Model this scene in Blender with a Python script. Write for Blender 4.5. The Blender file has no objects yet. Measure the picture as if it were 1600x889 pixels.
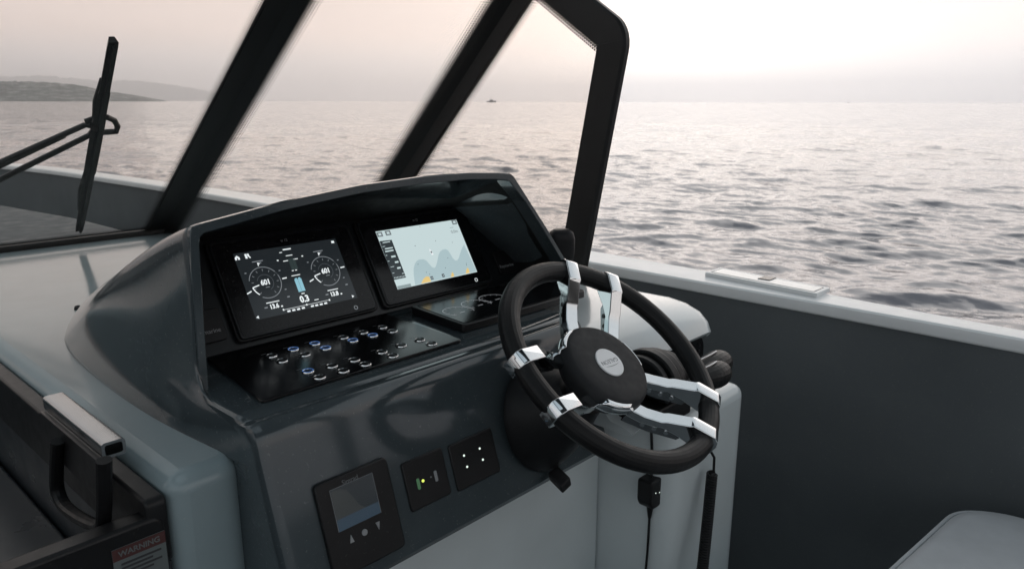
import bpy, bmesh, math, random
import numpy as np
from mathutils import Vector
random.seed(7); rng = np.random.default_rng(11)
scene = bpy.context.scene
COL = scene.collection
R = math.radians

# ------------------------------------------------------------------ camera
FPX, CX, CY = 1180.0, 800.0, 444.5          # focal length and centre in photo pixels
PITCH = math.atan(286 / FPX); HEAD = R(47.05)   # looking down, and to starboard of the bow
CAM = np.array([0.0, 0.0, 1.45])
Fv = np.array([math.sin(HEAD)*math.cos(PITCH), math.cos(HEAD)*math.cos(PITCH), -math.sin(PITCH)])
Rv = np.array([math.cos(HEAD), -math.sin(HEAD), 0.0]); Uv = np.cross(Rv, Fv)
cd = bpy.data.cameras.new('camera'); cam = bpy.data.objects.new('camera', cd); COL.objects.link(cam)
cd.sensor_width = 36; cd.lens = 36 * FPX / 1600; cd.clip_start = 0.05; cd.clip_end = 40000
cam.location = CAM; cam.rotation_euler = (math.pi/2 - PITCH, R(-0.12), -HEAD)
cd.dof.use_dof = True; cd.dof.focus_distance = 1.2; cd.dof.aperture_fstop = 13
scene.camera = cam

# ------------------------------------------------------------------ sky, sun, exposure
SUN_AZ = HEAD + R(12.0); SUN_EL = R(9.0)     # azimuth clockwise from the bow
sun_dir = (math.sin(SUN_AZ)*math.cos(SUN_EL), math.cos(SUN_AZ)*math.cos(SUN_EL), math.sin(SUN_EL))
world = bpy.data.worlds.new('World'); scene.world = world; world.use_nodes = True
nt = world.node_tree; nt.nodes.clear()
def wn(t, **k):
    n = nt.nodes.new(t)
    for a, v in k.items(): setattr(n, a, v)
    return n
def wmath(op, a, b=None):
    n = wn('ShaderNodeMath', operation=op)
    for i, v in enumerate((a, b)):
        if v is None: continue
        if isinstance(v, (int, float)): n.inputs[i].default_value = v
        else: nt.links.new(v, n.inputs[i])
    return n.outputs[0]
wo = wn('ShaderNodeOutputWorld'); wadd = wn('ShaderNodeAddShader'); bg1 = wn('ShaderNodeBackground'); bg2 = wn('ShaderNodeBackground')
sky = wn('ShaderNodeTexSky', sky_type='NISHITA', sun_disc=False, sun_elevation=SUN_EL, sun_rotation=SUN_AZ, dust_density=.4, air_density=1.0, ozone_density=1.0)
bg1.inputs[1].default_value = 0.05
hsv = wn('ShaderNodeHueSaturation'); hsv.inputs['Saturation'].default_value = .3; hsv.inputs['Value'].default_value = .45
nt.links.new(sky.outputs[0], hsv.inputs['Color']); nt.links.new(hsv.outputs[0], bg1.inputs[0])
tcw = wn('ShaderNodeTexCoord'); sep = wn('ShaderNodeSeparateXYZ'); nt.links.new(tcw.outputs['Generated'], sep.inputs[0])
el = wmath('ABSOLUTE', sep.outputs[2])
ramp = wn('ShaderNodeValToRGB'); nt.links.new(el, ramp.inputs[0]); ramp.color_ramp.interpolation = 'EASE'
cr = ramp.color_ramp
SKY = [(0.0, (.57, .575, .635)), (.03, (.58, .565, .605)), (.085, (.76, .64, .61)), (.20, (.78, .685, .635)), (.45, (.58, .61, .63)), (1.0, (.34, .41, .45))]
cr.elements[0].position, cr.elements[0].color = SKY[0][0], (*SKY[0][1], 1)
cr.elements[1].position, cr.elements[1].color = SKY[-1][0], (*SKY[-1][1], 1)
for p_, c_ in SKY[1:-1]:
    e_ = cr.elements.new(p_); e_.color = (*c_, 1)
dot = wn('ShaderNodeVectorMath', operation='DOT_PRODUCT'); nt.links.new(tcw.outputs['Generated'], dot.inputs[0])
gaz = SUN_AZ + R(6); gel = R(11)
dot.inputs[1].default_value = (math.sin(gaz)*math.cos(gel), math.cos(gaz)*math.cos(gel), math.sin(gel))
dpos = wmath('MAXIMUM', dot.outputs['Value'], 0.0)
glow = wmath('MULTIPLY', wmath('POWER', dpos, 12.0), 0.14)
broad = wmath('MULTIPLY', wmath('POWER', wmath('ADD', wmath('MULTIPLY', dot.outputs['Value'], .5), .5), 2.0), 0.16)
gsum = wmath('ADD', glow, broad)
gcol = wn('ShaderNodeMixRGB', blend_type='MULTIPLY'); gcol.inputs[0].default_value = 1; gcol.inputs[2].default_value = (1.0, .89, .83, 1)
nt.links.new(gsum, gcol.inputs[1])
base_dim = wn('ShaderNodeMixRGB', blend_type='ADD'); base_dim.inputs[0].default_value = 1
sunward = wmath('ADD', wmath('MULTIPLY', dot.outputs['Value'], .5), .5)      # sky is cooler away from the sun
tint = wn('ShaderNodeMixRGB'); tint.inputs[1].default_value = (.76, .88, .95, 1); tint.inputs[2].default_value = (1.02, 1.0, .99, 1)
nt.links.new(wmath('POWER', sunward, .7), tint.inputs[0])
tm = wn('ShaderNodeMixRGB', blend_type='MULTIPLY'); tm.inputs[0].default_value = 1; nt.links.new(ramp.outputs[0], tm.inputs[1]); nt.links.new(tint.outputs[0], tm.inputs[2])
nt.links.new(tm.outputs[0], base_dim.inputs[1]); nt.links.new(gcol.outputs[0], base_dim.inputs[2])
# faint streaky cloud in the haze
mapw = wn('ShaderNodeMapping'); mapw.inputs['Scale'].default_value = (2.5, 2.5, 14)
nsw = wn('ShaderNodeTexNoise'); nsw.inputs['Scale'].default_value = 1.6; nsw.inputs['Detail'].default_value = 5
nt.links.new(tcw.outputs['Generated'], mapw.inputs[0]); nt.links.new(mapw.outputs[0], nsw.inputs['Vector'])
cl = wmath('ADD', wmath('MULTIPLY', nsw.outputs[0], .16), .92)
cm = wn('ShaderNodeMixRGB', blend_type='MULTIPLY'); cm.inputs[0].default_value = 1
nt.links.new(base_dim.outputs[0], cm.inputs[1]); nt.links.new(cl, cm.inputs[2])
nt.links.new(cm.outputs[0], bg2.inputs[0]); bg2.inputs[1].default_value = 0.85
nt.links.new(bg1.outputs[0], wadd.inputs[0]); nt.links.new(bg2.outputs[0], wadd.inputs[1]); nt.links.new(wadd.outputs[0], wo.inputs[0])
ld = bpy.data.lights.new('sun', 'SUN'); ld.energy = 0.6; ld.angle = R(75); ld.color = (1, .94, .88)
sun = bpy.data.objects.new('sun', ld); COL.objects.link(sun)
sun.rotation_euler = Vector(sun_dir).to_track_quat('Z', 'Y').to_euler()
scene.view_settings.view_transform = 'Standard'; scene.view_settings.look = 'None'
scene.view_settings.exposure = 0.27; scene.view_settings.gamma = 1; scene.view_settings.use_curve_mapping = False

# ------------------------------------------------------------------ pixel -> place helpers (photo pixels, 1600 x 889)
def ray(x, y): return Fv + Rv*(x-CX)/FPX - Uv*(y-CY)/FPX
def on(x, y, P0, n):
    r = ray(x, y); n = np.asarray(n, float)
    return CAM + r*(((np.asarray(P0, float)-CAM) @ n)/(r @ n))
def pX(x, y, v): return on(x, y, (v,0,0), (1,0,0))
def pY(x, y, v): return on(x, y, (0,v,0), (0,1,0))
def pZ(x, y, v): return on(x, y, (0,0,v), (0,0,1))

# ------------------------------------------------------------------ materials
MATS = {}
def mat(name, col, rough=.5, metal=0.0, spec=.5, coat=0.0, var=0.0, vscale=30, bump=0.0, bscale=200, emit=None, estr=0.0, dust=0.0):
    m = bpy.data.materials.new(name); m.use_nodes = True; t = m.node_tree; b = t.nodes['Principled BSDF']
    b.inputs['Base Color'].default_value = (*col, 1); b.inputs['Roughness'].default_value = rough; b.inputs['Metallic'].default_value = metal
    b.inputs['Specular IOR Level'].default_value = spec; b.inputs['Coat Weight'].default_value = coat; b.inputs['Coat Roughness'].default_value = .06
    tc = t.nodes.new('ShaderNodeTexCoord')
    if var:
        n = t.nodes.new('ShaderNodeTexNoise'); n.inputs['Scale'].default_value = vscale; n.inputs['Detail'].default_value = 6
        t.links.new(tc.outputs['Object'], n.inputs['Vector'])
        mr = t.nodes.new('ShaderNodeMapRange'); mr.inputs[1].default_value = .3; mr.inputs[2].default_value = .7
        mr.inputs[3].default_value = 1-var; mr.inputs[4].default_value = 1+var; t.links.new(n.outputs[0], mr.inputs[0])
        mx = t.nodes.new('ShaderNodeMixRGB'); mx.blend_type = 'MULTIPLY'; mx.inputs[0].default_value = 1; mx.inputs[1].default_value = (*col, 1)
        t.links.new(mr.outputs[0], mx.inputs[2]); t.links.new(mx.outputs[0], b.inputs['Base Color'])
        r2 = t.nodes.new('ShaderNodeMapRange'); r2.inputs[1].default_value = .3; r2.inputs[2].default_value = .7
        r2.inputs[3].default_value = max(.02, rough*(1-2*var)); r2.inputs[4].default_value = min(1, rough*(1+3*var)); 
        n3 = t.nodes.new('ShaderNodeTexNoise'); n3.inputs['Scale'].default_value = vscale*2.3; n3.inputs['Detail'].default_value = 8
        t.links.new(tc.outputs['Object'], n3.inputs['Vector']); t.links.new(n3.outputs[0], r2.inputs[0]); t.links.new(r2.outputs[0], b.inputs['Roughness'])
    if bump:
        n2 = t.nodes.new('ShaderNodeTexNoise'); n2.inputs['Scale'].default_value = bscale; n2.inputs['Detail'].default_value = 3
        t.links.new(tc.outputs['Object'], n2.inputs['Vector'])
        bp = t.nodes.new('ShaderNodeBump'); bp.inputs['Strength'].default_value = bump; bp.inputs['Distance'].default_value = .001
        t.links.new(n2.outputs[0], bp.inputs['Height']); t.links.new(bp.outputs[0], b.inputs['Normal'])
    if dust:                                    # dried salt and dust: sparse pale specks and faint smears
        dn = t.nodes.new('ShaderNodeTexNoise'); dn.inputs['Scale'].default_value = 260; dn.inputs['Detail'].default_value = 2; t.links.new(tc.outputs['Object'], dn.inputs['Vector'])
        ds = t.nodes.new('ShaderNodeTexNoise'); ds.inputs['Scale'].default_value = 11; ds.inputs['Detail'].default_value = 7; ds.inputs['Roughness'].default_value = .65; t.links.new(tc.outputs['Object'], ds.inputs['Vector'])
        m1 = t.nodes.new('ShaderNodeMapRange'); m1.inputs[1].default_value = .66; m1.inputs[2].default_value = .74; t.links.new(dn.outputs[0], m1.inputs[0])
        m2 = t.nodes.new('ShaderNodeMapRange'); m2.inputs[1].default_value = .5; m2.inputs[2].default_value = .75; m2.inputs[4].default_value = .22; t.links.new(ds.outputs[0], m2.inputs[0])
        su = t.nodes.new('ShaderNodeMath'); su.operation = 'ADD'; su.use_clamp = True; t.links.new(m1.outputs[0], su.inputs[0]); t.links.new(m2.outputs[0], su.inputs[1])
        fa = t.nodes.new('ShaderNodeMath'); fa.operation = 'MULTIPLY'; fa.inputs[1].default_value = dust; t.links.new(su.outputs[0], fa.inputs[0])
        dm = t.nodes.new('ShaderNodeMixRGB'); dm.inputs[1].default_value = (*col, 1); dm.inputs[2].default_value = (.42,.42,.41,1); t.links.new(fa.outputs[0], dm.inputs[0])
        if b.inputs['Base Color'].is_linked: t.links.new(b.inputs['Base Color'].links[0].from_socket, dm.inputs[1])
        t.links.new(dm.outputs[0], b.inputs['Base Color'])
    if emit:
        b.inputs['Emission Color'].default_value = (*emit, 1); b.inputs['Emission Strength'].default_value = estr
    MATS[name] = m
    return m
mat('white_gelcoat', (.62,.67,.68), .16, spec=.5, coat=.4, var=.05, vscale=6)
mat('pale_gelcoat', (.29,.36,.38), .13, spec=.4, coat=.1, var=.05, vscale=6, dust=0.25)
mat('cap_gelcoat', (.80,.81,.81), .3, var=.04, vscale=9)
mat('grey_gelcoat', (.052,.066,.073), .12, coat=.45, var=.05, vscale=7, dust=0.16)
mat('bulwark_grey', (.108,.120,.127), .36, var=.10, vscale=3, bump=.05, bscale=90, dust=0.16)
mat('black_plastic', (.010,.010,.011), .45, spec=.3, var=.05, vscale=40)
mat('black_gloss', (.006,.006,.007), .16, spec=.32, dust=0.05)
mat('black_matte', (.011,.0115,.012), .7, spec=.2, var=.05, vscale=25)
mat('black_satin', (.010,.010,.011), .36, spec=.32, var=.04, vscale=25, dust=0.05)
mat('bezel', (.010,.012,.014), .30, spec=.35, dust=0.03)
mat('leather', (.008,.008,.0085), .44, spec=.28, var=.05, vscale=40, bump=.06, bscale=500, dust=0.02)
mat('hub_rubber', (.020,.021,.023), .6, spec=.35, var=.05, vscale=40, bump=.02, bscale=600)
mat('chrome', (.80,.82,.83), .07, metal=1)
mat('brushed_steel', (.42,.43,.44), .22, metal=1, var=.04, vscale=20)
mat('emblem_silver', (.85,.86,.87), .3, metal=.1)
mat('emblem_grey', (.28,.29,.30), .4)
mat('cushion', (.50,.51,.525), .75, var=.05, vscale=25, bump=.5, bscale=700)
mat('frit_black', (.018,.0175,.0175), .4, spec=.3)
mat('cabin_grey', (.035,.040,.046), .3, var=.1, vscale=6)
mat('label_white_shaded', (.13,.15,.15), .5); mat('label_red_shaded', (.075,.025,.024), .5); mat('label_dark', (.04,.04,.045), .5)  # white and red darkened to carry the shadow over the sticker
mat('print_grey', (.16,.17,.18), .5)
mat('oxide', (.30,.31,.32), .4)
mat('teak_grey', (.16,.17,.175), .6, var=.12, vscale=12)
def emat(name, col, s=1.0, rough=.2): return mat(name, (.005,.005,.005), rough, emit=col, estr=s*.8)
emat('scr_dark', (.014,.018,.021), 1); emat('scr_white', (.85,.9,.92), 1.0); emat('scr_dim', (.22,.24,.26), 1); emat('scr_faint', (.07,.08,.09), 1)
emat('scr_blue', (.26,.52,.62), 1); emat('scr_teal', (.03,.045,.045), 1)
emat('chart_bg', (.58,.70,.71), 1); emat('chart_deep', (.42,.55,.58), 1); emat('chart_sand', (.80,.58,.22), 1)
emat('chart_panel', (.035,.045,.05), 1); emat('chart_icon', (.16,.19,.20), 1); emat('chart_bar', (.26,.33,.34), 1); emat('chart_ink', (.06,.07,.08), 1); emat('chart_text', (.25,.3,.31), 1)
emat('slab_glow', (.16,.17,.18), 1)  # dial marks given a faint glow to read brighter on the glass
emat('ring_blue', (.07,.17,.44), .8); emat('led_white', (.8,.95,.85), 1.2); emat('led_yellow', (.75,.9,.15), 1.2); emat('led_green', (.04,.10,.05), 1)
emat('fuel_blue', (.024,.040,.058), 1); emat('fuel_grey', (.024,.028,.029), 1)

def glass_mat():
    m = bpy.data.materials.new('windscreen_glass'); m.use_nodes = True; t = m.node_tree; t.nodes.clear()
    o = t.nodes.new('ShaderNodeOutputMaterial'); mx = t.nodes.new('ShaderNodeMixShader'); tr = t.nodes.new('ShaderNodeBsdfTransparent'); gl = t.nodes.new('ShaderNodeBsdfGlossy')
    tr.inputs[0].default_value = (.957,.930,.908,1); gl.inputs['Roughness'].default_value = .02; gl.inputs[0].default_value = (.9,.9,.9,1)
    lw = t.nodes.new('ShaderNodeLayerWeight'); lw.inputs[0].default_value = .5
    pw = t.nodes.new('ShaderNodeMath'); pw.operation = 'POWER'; pw.inputs[1].default_value = 5; t.links.new(lw.outputs['Facing'], pw.inputs[0])
    ma = t.nodes.new('ShaderNodeMath'); ma.operation = 'MULTIPLY_ADD'; ma.inputs[1].default_value = .55; ma.inputs[2].default_value = .012; t.links.new(pw.outputs[0], ma.inputs[0])
    t.links.new(ma.outputs[0], mx.inputs[0]); t.links.new(tr.outputs[0], mx.inputs[1]); t.links.new(gl.outputs[0], mx.inputs[2]); t.links.new(mx.outputs[0], o.inputs[0])
    MATS['glass'] = m
glass_mat()

SEA_K = (.30, .55, .35)
def sea_mat():
    m = bpy.data.materials.new('sea_water'); m.use_nodes = True; t = m.node_tree; b = t.nodes['Principled BSDF']
    b.inputs['Base Color'].default_value = (.115,.112,.130,1); b.inputs['IOR'].default_value = 1.5; b.inputs['Roughness'].default_value = .08
    tc = t.nodes.new('ShaderNodeTexCoord')
    mp = t.nodes.new('ShaderNodeMapping'); mp.inputs['Rotation'].default_value = (0,0,R(40)); mp.inputs['Scale'].default_value = (1.0,.55,1)
    t.links.new(tc.outputs['Object'], mp.inputs[0])
    def slope(scale, k, detail):
        n = t.nodes.new('ShaderNodeTexNoise'); n.inputs['Scale'].default_value = scale; n.inputs['Detail'].default_value = detail; n.inputs['Roughness'].default_value = .55
        t.links.new(mp.outputs[0], n.inputs['Vector'])
        sb = t.nodes.new('ShaderNodeVectorMath'); sb.operation = 'SUBTRACT'; sb.inputs[1].default_value = (.5,.5,.5); t.links.new(n.outputs['Color'], sb.inputs[0])
        ml = t.nodes.new('ShaderNodeVectorMath'); ml.operation = 'MULTIPLY'; ml.inputs[1].default_value = (k,k,0); t.links.new(sb.outputs[0], ml.inputs[0])
        return ml.outputs[0]
    ge = t.nodes.new('ShaderNodeNewGeometry'); cur = ge.outputs['Normal']
    for sl in (slope(.55, SEA_K[0], 3), slope(2.6, SEA_K[1], 3), slope(11, SEA_K[2], 2)):
        ad = t.nodes.new('ShaderNodeVectorMath'); ad.operation = 'ADD'; t.links.new(cur, ad.inputs[0]); t.links.new(sl, ad.inputs[1]); cur = ad.outputs[0]
    no = t.nodes.new('ShaderNodeVectorMath'); no.operation = 'NORMALIZE'; t.links.new(cur, no.inputs[0]); t.links.new(no.outputs[0], b.inputs['Normal'])
    MATS['sea'] = m
sea_mat()
mat('nonslip', (.085,.095,.10), .7, var=.1, vscale=10)
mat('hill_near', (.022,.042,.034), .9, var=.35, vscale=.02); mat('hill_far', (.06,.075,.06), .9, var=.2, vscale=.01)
mat('ship_hull', (.06,.07,.08), .6); mat('ship_white', (.5,.5,.5), .6)

# ------------------------------------------------------------------ mesh helpers
def V(*a): return np.array(a, float)
class MB:
    def __init__(s): s.v = []; s.f = []
    def add(s, vs, fs):
        o = len(s.v); s.v += [tuple(map(float, p)) for p in vs]; s.f += [tuple(i+o for i in f) for f in fs]; return s
    def box(s, lo, hi):
        (a,b,c),(d,e,f) = lo, hi
        return s.add([(a,b,c),(d,b,c),(d,e,c),(a,e,c),(a,b,f),(d,b,f),(d,e,f),(a,e,f)], [(0,3,2,1),(4,5,6,7),(0,1,5,4),(1,2,6,5),(2,3,7,6),(3,0,4,7)])
    def obox(s, c, ex, ey, ez, hx, hy, hz):
        c = np.asarray(c, float); vs = []
        for k in (-1,1):
            for i,j in ((-1,-1),(1,-1),(1,1),(-1,1)): vs.append(c+ex*hx*i+ey*hy*j+ez*hz*k)
        return s.add(vs, [(0,3,2,1),(4,5,6,7),(0,1,5,4),(1,2,6,5),(2,3,7,6),(3,0,4,7)])
    def prism(s, poly, O, ex, ey, ez, t0, t1):
        n = len(poly); O = np.asarray(O, float)
        vs = [O+ex*p[0]+ey*p[1]+ez*t0 for p in poly]+[O+ex*p[0]+ey*p[1]+ez*t1 for p in poly]
        return s.add(vs, [tuple(reversed(range(n))), tuple(range(n,2*n))]+[(i,(i+1)%n,n+(i+1)%n,n+i) for i in range(n)])
    def loft(s, rows, close=False, caps=False):
        m = len(rows[0]); n = len(rows); vs = [p for r in rows for p in r]; fs = []
        for i in range(n-1):
            for j in range(m if close else m-1):
                k = (j+1) % m; fs.append((i*m+j, i*m+k, (i+1)*m+k, (i+1)*m+j))
        if caps: fs += [tuple(reversed(range(m))), tuple(range((n-1)*m, n*m))]
        return s.add(vs, fs)
    def tube(s, path, rad, n=12, flat=1.0, up=None, round_ends=False):
        path = [np.asarray(p, float) for p in path]; N = len(path)
        rad = [rad]*N if isinstance(rad, (int, float)) else list(rad)
        if round_ends:
            d0 = path[0]-path[1]; d0 /= np.linalg.norm(d0); d1 = path[-1]-path[-2]; d1 /= np.linalg.norm(d1); r0, r1 = rad[0], rad[-1]
            A = [(path[0]+d0*r0*math.sin(a), r0*math.cos(a)) for a in (1.5,1.2,.8,.4)]
            B = [(path[-1]+d1*r1*math.sin(a), r1*math.cos(a)) for a in (.4,.8,1.2,1.5)]
            path = [a[0] for a in A]+path+[b[0] for b in B]; rad = [a[1] for a in A]+rad+[b[1] for b in B]; N = len(path)
        rows = []; ref = V(0,0,1) if up is None else np.asarray(up, float); last = None
        for i in range(N):
            d = path[min(i+1,N-1)]-path[max(i-1,0)]; d = d/np.linalg.norm(d)
            if last is None:
                a = np.cross(d, ref)
                if np.linalg.norm(a) < 1e-3: a = np.cross(d, V(1,0,0))
            else: a = last-d*(last@d)
            a /= np.linalg.norm(a); b = np.cross(d, a); last = a
            rows.append([path[i]+rad[i]*(a*math.cos(q)+b*flat*math.sin(q)) for q in np.linspace(0,2*math.pi,n,endpoint=False)])
        return s.loft(rows, close=True, caps=True)
    def lathe(s, prof, O, ex, ey, ez, n=48, cap=True):
        O = np.asarray(O, float)
        rows = [[O+(ex*math.cos(a)+ey*math.sin(a))*r+ez*h for a in np.linspace(0,2*math.pi,n,endpoint=False)] for r,h in prof]
        return s.loft(rows, close=True, caps=cap)
    def mesh(s, name, c):
        me = bpy.data.meshes.new(name); me.from_pydata([(p[0]-c[0],p[1]-c[1],p[2]-c[2]) for p in s.v], [], s.f); me.validate()
        bm = bmesh.new(); bm.from_mesh(me); bmesh.ops.recalc_face_normals(bm, faces=bm.faces[:]); bm.to_mesh(me); bm.free()
        return me
WL = {}
def wloc(o): return WL.get(o.name, V(0,0,0)) if o else V(0,0,0)
def place(me, name, c, material, parent, sharp=35):
    o = bpy.data.objects.new(name, me); COL.objects.link(o)
    if material: me.materials.append(MATS[material])
    if sharp:
        me.shade_smooth(); me.set_sharp_from_angle(angle=R(sharp))
    o.parent = parent; o.location = V(*c)-wloc(parent); WL[o.name] = V(*c)
    return o
def obj(name, mb, material, parent=None, bevel=0, seg=3, sharp=35, origin=None):
    vs = np.array(mb.v); c = (vs.min(0)+vs.max(0))/2 if origin is None else V(*origin)
    if parent is None and origin is None: c[2] = vs[:,2].min()
    o = place(mb.mesh(name, c), name, c, material, parent, sharp)
    if bevel:
        b = o.modifiers.new('bevel', 'BEVEL'); b.width = bevel; b.segments = seg; b.limit_method = 'ANGLE'; b.angle_limit = R(30); b.harden_normals = False
        o.data.set_sharp_from_angle(angle=R(80))
    return o
def thing(name, label, cat, loc, group=None):
    o = bpy.data.objects.new(name, None); COL.objects.link(o); o.location = loc; o.empty_display_size = .05; WL[o.name] = V(*loc)
    return tag(o, label, cat, group)
def tag(o, label, cat=None, group=None):
    o['label'] = label
    if cat: o['category'] = cat
    if group: o['group'] = group
    return o
def kind(o, k): o['kind'] = k; return o
def rpoly(pts, r, n=5):
    """round the corners of a 2D polygon"""
    out = []; N = len(pts); r = [r]*N if isinstance(r, (int, float)) else r
    for i in range(N):
        p = V(*pts[i]); a = V(*pts[i-1])-p; b = V(*pts[(i+1) % N])-p; la, lb = np.linalg.norm(a), np.linalg.norm(b)
        if r[i] <= 0: out.append(tuple(p)); continue
        k = min(r[i], la*.49, lb*.49); A = p+a/la*k; B = p+b/lb*k
        for t in np.linspace(0,1,n): out.append(tuple(A*(1-t)**2+2*p*t*(1-t)+B*t*t))
    return out
def rrect(w, h, r, n=5): return rpoly([(-w/2,-h/2),(w/2,-h/2),(w/2,h/2),(-w/2,h/2)], r, n)
def ring_mb(mb, O, ex, ey, ez, r0, r1, h, n=40, a0=0, a1=2*math.pi):
    full = abs(a1-a0-2*math.pi) < 1e-6; A = np.linspace(a0, a1, n, endpoint=not full)
    rows = [[O+(ex*math.cos(a)+ey*math.sin(a))*r+ez*z for a in A] for r, z in ((r0,0),(r0,h),(r1,h),(r1,0))]
    return mb.loft(rows+[rows[0]], close=full)
EX, EY, EZ = V(1,0,0), V(0,1,0), V(0,0,1)
def text(name, s, size, O, ex, ey, ez, material, parent, bold=.0, lift=.0006, sx=1.0, depth=.0002):
    cu = bpy.data.curves.new('t', 'FONT'); cu.body = s; cu.size = size; cu.align_x = 'CENTER'; cu.align_y = 'CENTER'; cu.offset = bold*size; cu.extrude = depth; cu.resolution_u = 3
    to = bpy.data.objects.new('t', cu); me = to.to_mesh(); n = len(me.vertices); co = np.zeros(n*3); me.vertices.foreach_get('co', co); co = co.reshape(-1,3)
    fs = [tuple(p.vertices) for p in me.polygons]; to.to_mesh_clear(); bpy.data.objects.remove(to); bpy.data.curves.remove(cu)
    O = np.asarray(O, float); mb = MB(); mb.add([O+ex*p[0]*sx+ey*p[1]+ez*(p[2]+lift) for p in co], fs)
    return obj(name, mb, material, parent, sharp=0)

# ================================================================== SETTING: sea, hills, far boats
SEA_Z = -0.70
def build_sea():
    A = np.concatenate([np.linspace(-62, 62, 1050), np.linspace(62, 298, 90)[1:-1]])
    A = np.radians(A)+HEAD
    h = CAM[2]-SEA_Z
    k = np.concatenate([np.linspace(1.15, .33, 30)[:-1], np.linspace(.33, math.atan(h/420.0), 560)])   # even steps of depression angle
    rr = h/np.tan(k); far = np.geomspace(430, 12000, 40); rr = np.concatenate([rr, far])
    dr = np.gradient(rr)
    r2, a2 = np.meshgrid(rr, A, indexing='ij'); d2 = np.repeat(dr[:,None], len(A), 1)
    X = r2*np.sin(a2); Y = r2*np.cos(a2); Zs = np.zeros_like(X); DX = np.zeros_like(X); DY = np.zeros_like(X)
    wind = HEAD+R(18)
    for i in range(150):
        lam = math.exp(rng.uniform(math.log(.24), math.log(9.0))); kk = 2*math.pi/lam
        th = wind+rng.normal(0, .62)+ (math.pi if rng.random() < .15 else 0)
        steep = .0245 if lam < 2.0 else .0115
        if lam > 5: steep = .007
        amp = steep/kk; ph = rng.uniform(0, 2*math.pi)
        dx, dy = math.sin(th), math.cos(th)
        arg = kk*(X*dx+Y*dy)+ph
        att = np.clip((lam/np.maximum(d2, r2*.002)-2.2)/2.5, 0, 1)
        Zs += att*amp*np.sin(arg); DX += att*amp*dx*np.cos(arg)*.8; DY += att*amp*dy*np.cos(arg)*.8
    # gusts: patches of smoother and rougher water
    g = .75+.35*np.sin(X*.21+Y*.13+1)*np.sin(Y*.17-X*.08)
    n0, n1 = X.shape
    co = np.stack([X+DX*g, Y+DY*g, Zs*g], -1).reshape(-1,3)
    co = np.vstack([co, [[0,0,0]]])
    idx = np.arange(n0*n1).reshape(n0, n1); nx = np.roll(idx, -1, 1)
    q = np.stack([idx[:-1], idx[1:], nx[1:], nx[:-1]], -1).reshape(-1,4)
    tri = np.stack([np.full(n1, n0*n1), idx[0], nx[0]], -1)
    me = bpy.data.meshes.new('sea'); me.vertices.add(len(co)); me.vertices.foreach_set('co', co.ravel())
    loops = np.concatenate([q.ravel(), tri.ravel()]); me.loops.add(len(loops)); me.loops.foreach_set('vertex_index', loops)
    starts = np.concatenate([np.arange(len(q))*4, len(q)*4+np.arange(n1)*3]); me.polygons.add(len(starts)); me.polygons.foreach_set('loop_start', starts)
    me.update(calc_edges=True); me.validate(); me.shade_smooth()
    if me.polygons[0].normal.z < 0: me.flip_normals()
    me.materials.append(MATS['sea'])
    o = bpy.data.objects.new('sea', me); COL.objects.link(o); o.location = (0,0,SEA_Z); kind(o, 'structure')
    o['label'] = 'open sea with low evening ripples'
build_sea()

def hill(name, dist, prof, depth, material, label):
    """a long ridge on the horizon; prof = (photo x, photo y of the crest)"""
    xs = np.array([p[0] for p in prof], float); ys = np.array([p[1] for p in prof], float)
    X = np.linspace(xs[0], xs[-1], 150); Yp = np.interp(X, xs, ys)
    rows = []
    for fr, hh in ((-.5,0),(-.3,.35),(-.12,.8),(0,1),(.2,.8),(.5,0)):
        row = []
        for i, x in enumerate(X):
            r = ray(x, 158.0); r = r/np.linalg.norm(r[:2]); top = .82*(158-Yp[i])/FPX*dist/math.cos(PITCH)
            rough = 1+.02*math.sin(i*1.3+fr*9)+.02*math.sin(i*2.9+fr*5)+rng.normal(0,.012)
            p = CAM+r*(dist+fr*depth); row.append(V(p[0], p[1], SEA_Z-2+max(0, top*hh*rough+2 if hh else 0)))
        rows.append(row)
    o = obj(name, MB().loft(rows), material, sharp=0); kind(o, 'structure'); o['label'] = label
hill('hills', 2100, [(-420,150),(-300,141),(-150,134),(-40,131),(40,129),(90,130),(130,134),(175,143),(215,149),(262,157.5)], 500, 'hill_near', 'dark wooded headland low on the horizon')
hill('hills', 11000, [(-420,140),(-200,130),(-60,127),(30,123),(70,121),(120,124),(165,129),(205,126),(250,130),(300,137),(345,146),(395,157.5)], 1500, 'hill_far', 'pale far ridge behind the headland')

def ship(px, L, dist, label, rz):
    r = ray(px, 158.0); r = r/np.linalg.norm(r[:2]); c = CAM+r*dist; c[2] = SEA_Z
    t = thing('motor_boat', label, 'boat', tuple(c)); ex = V(math.cos(rz), math.sin(rz), 0); ey = np.cross(EZ, ex); s = L/14
    rows = []
    for u, w, z1 in ((-7,1.6,1.6),(-3,2.1,1.5),(2,2.1,1.8),(5,1.3,2.2),(7,.1,2.6)):
        rows.append([c+(ex*u-ey*w*.5+EZ*-.4)*s, c+(ex*u-ey*w+EZ*z1)*s, c+(ex*u+ey*w+EZ*z1)*s, c+(ex*u+ey*w*.5+EZ*-.4)*s])
    obj('hull', MB().loft(rows, close=True, caps=True), 'ship_hull', t)
    obj('wheelhouse', MB().prism([(-3,1.5),(2.2,1.6),(1.2,3.6),(-2.2,3.6)], c, ex*s, EZ*s, ey*s, -1.4, 1.4), 'ship_hull', t)
    obj('mast', MB().tube([c+(ex*-.5+EZ*3.4)*s, c+(ex*-.8+EZ*6)*s], .12*s, 6), 'ship_hull', t)
ship(768, 19, 1500, 'small grey motor boat far off on the horizon behind the side window', HEAD-R(70))
ship(1326, 8, 2300, 'tiny speck of a boat on the open horizon clear of the windscreen', HEAD-R(80))

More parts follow.
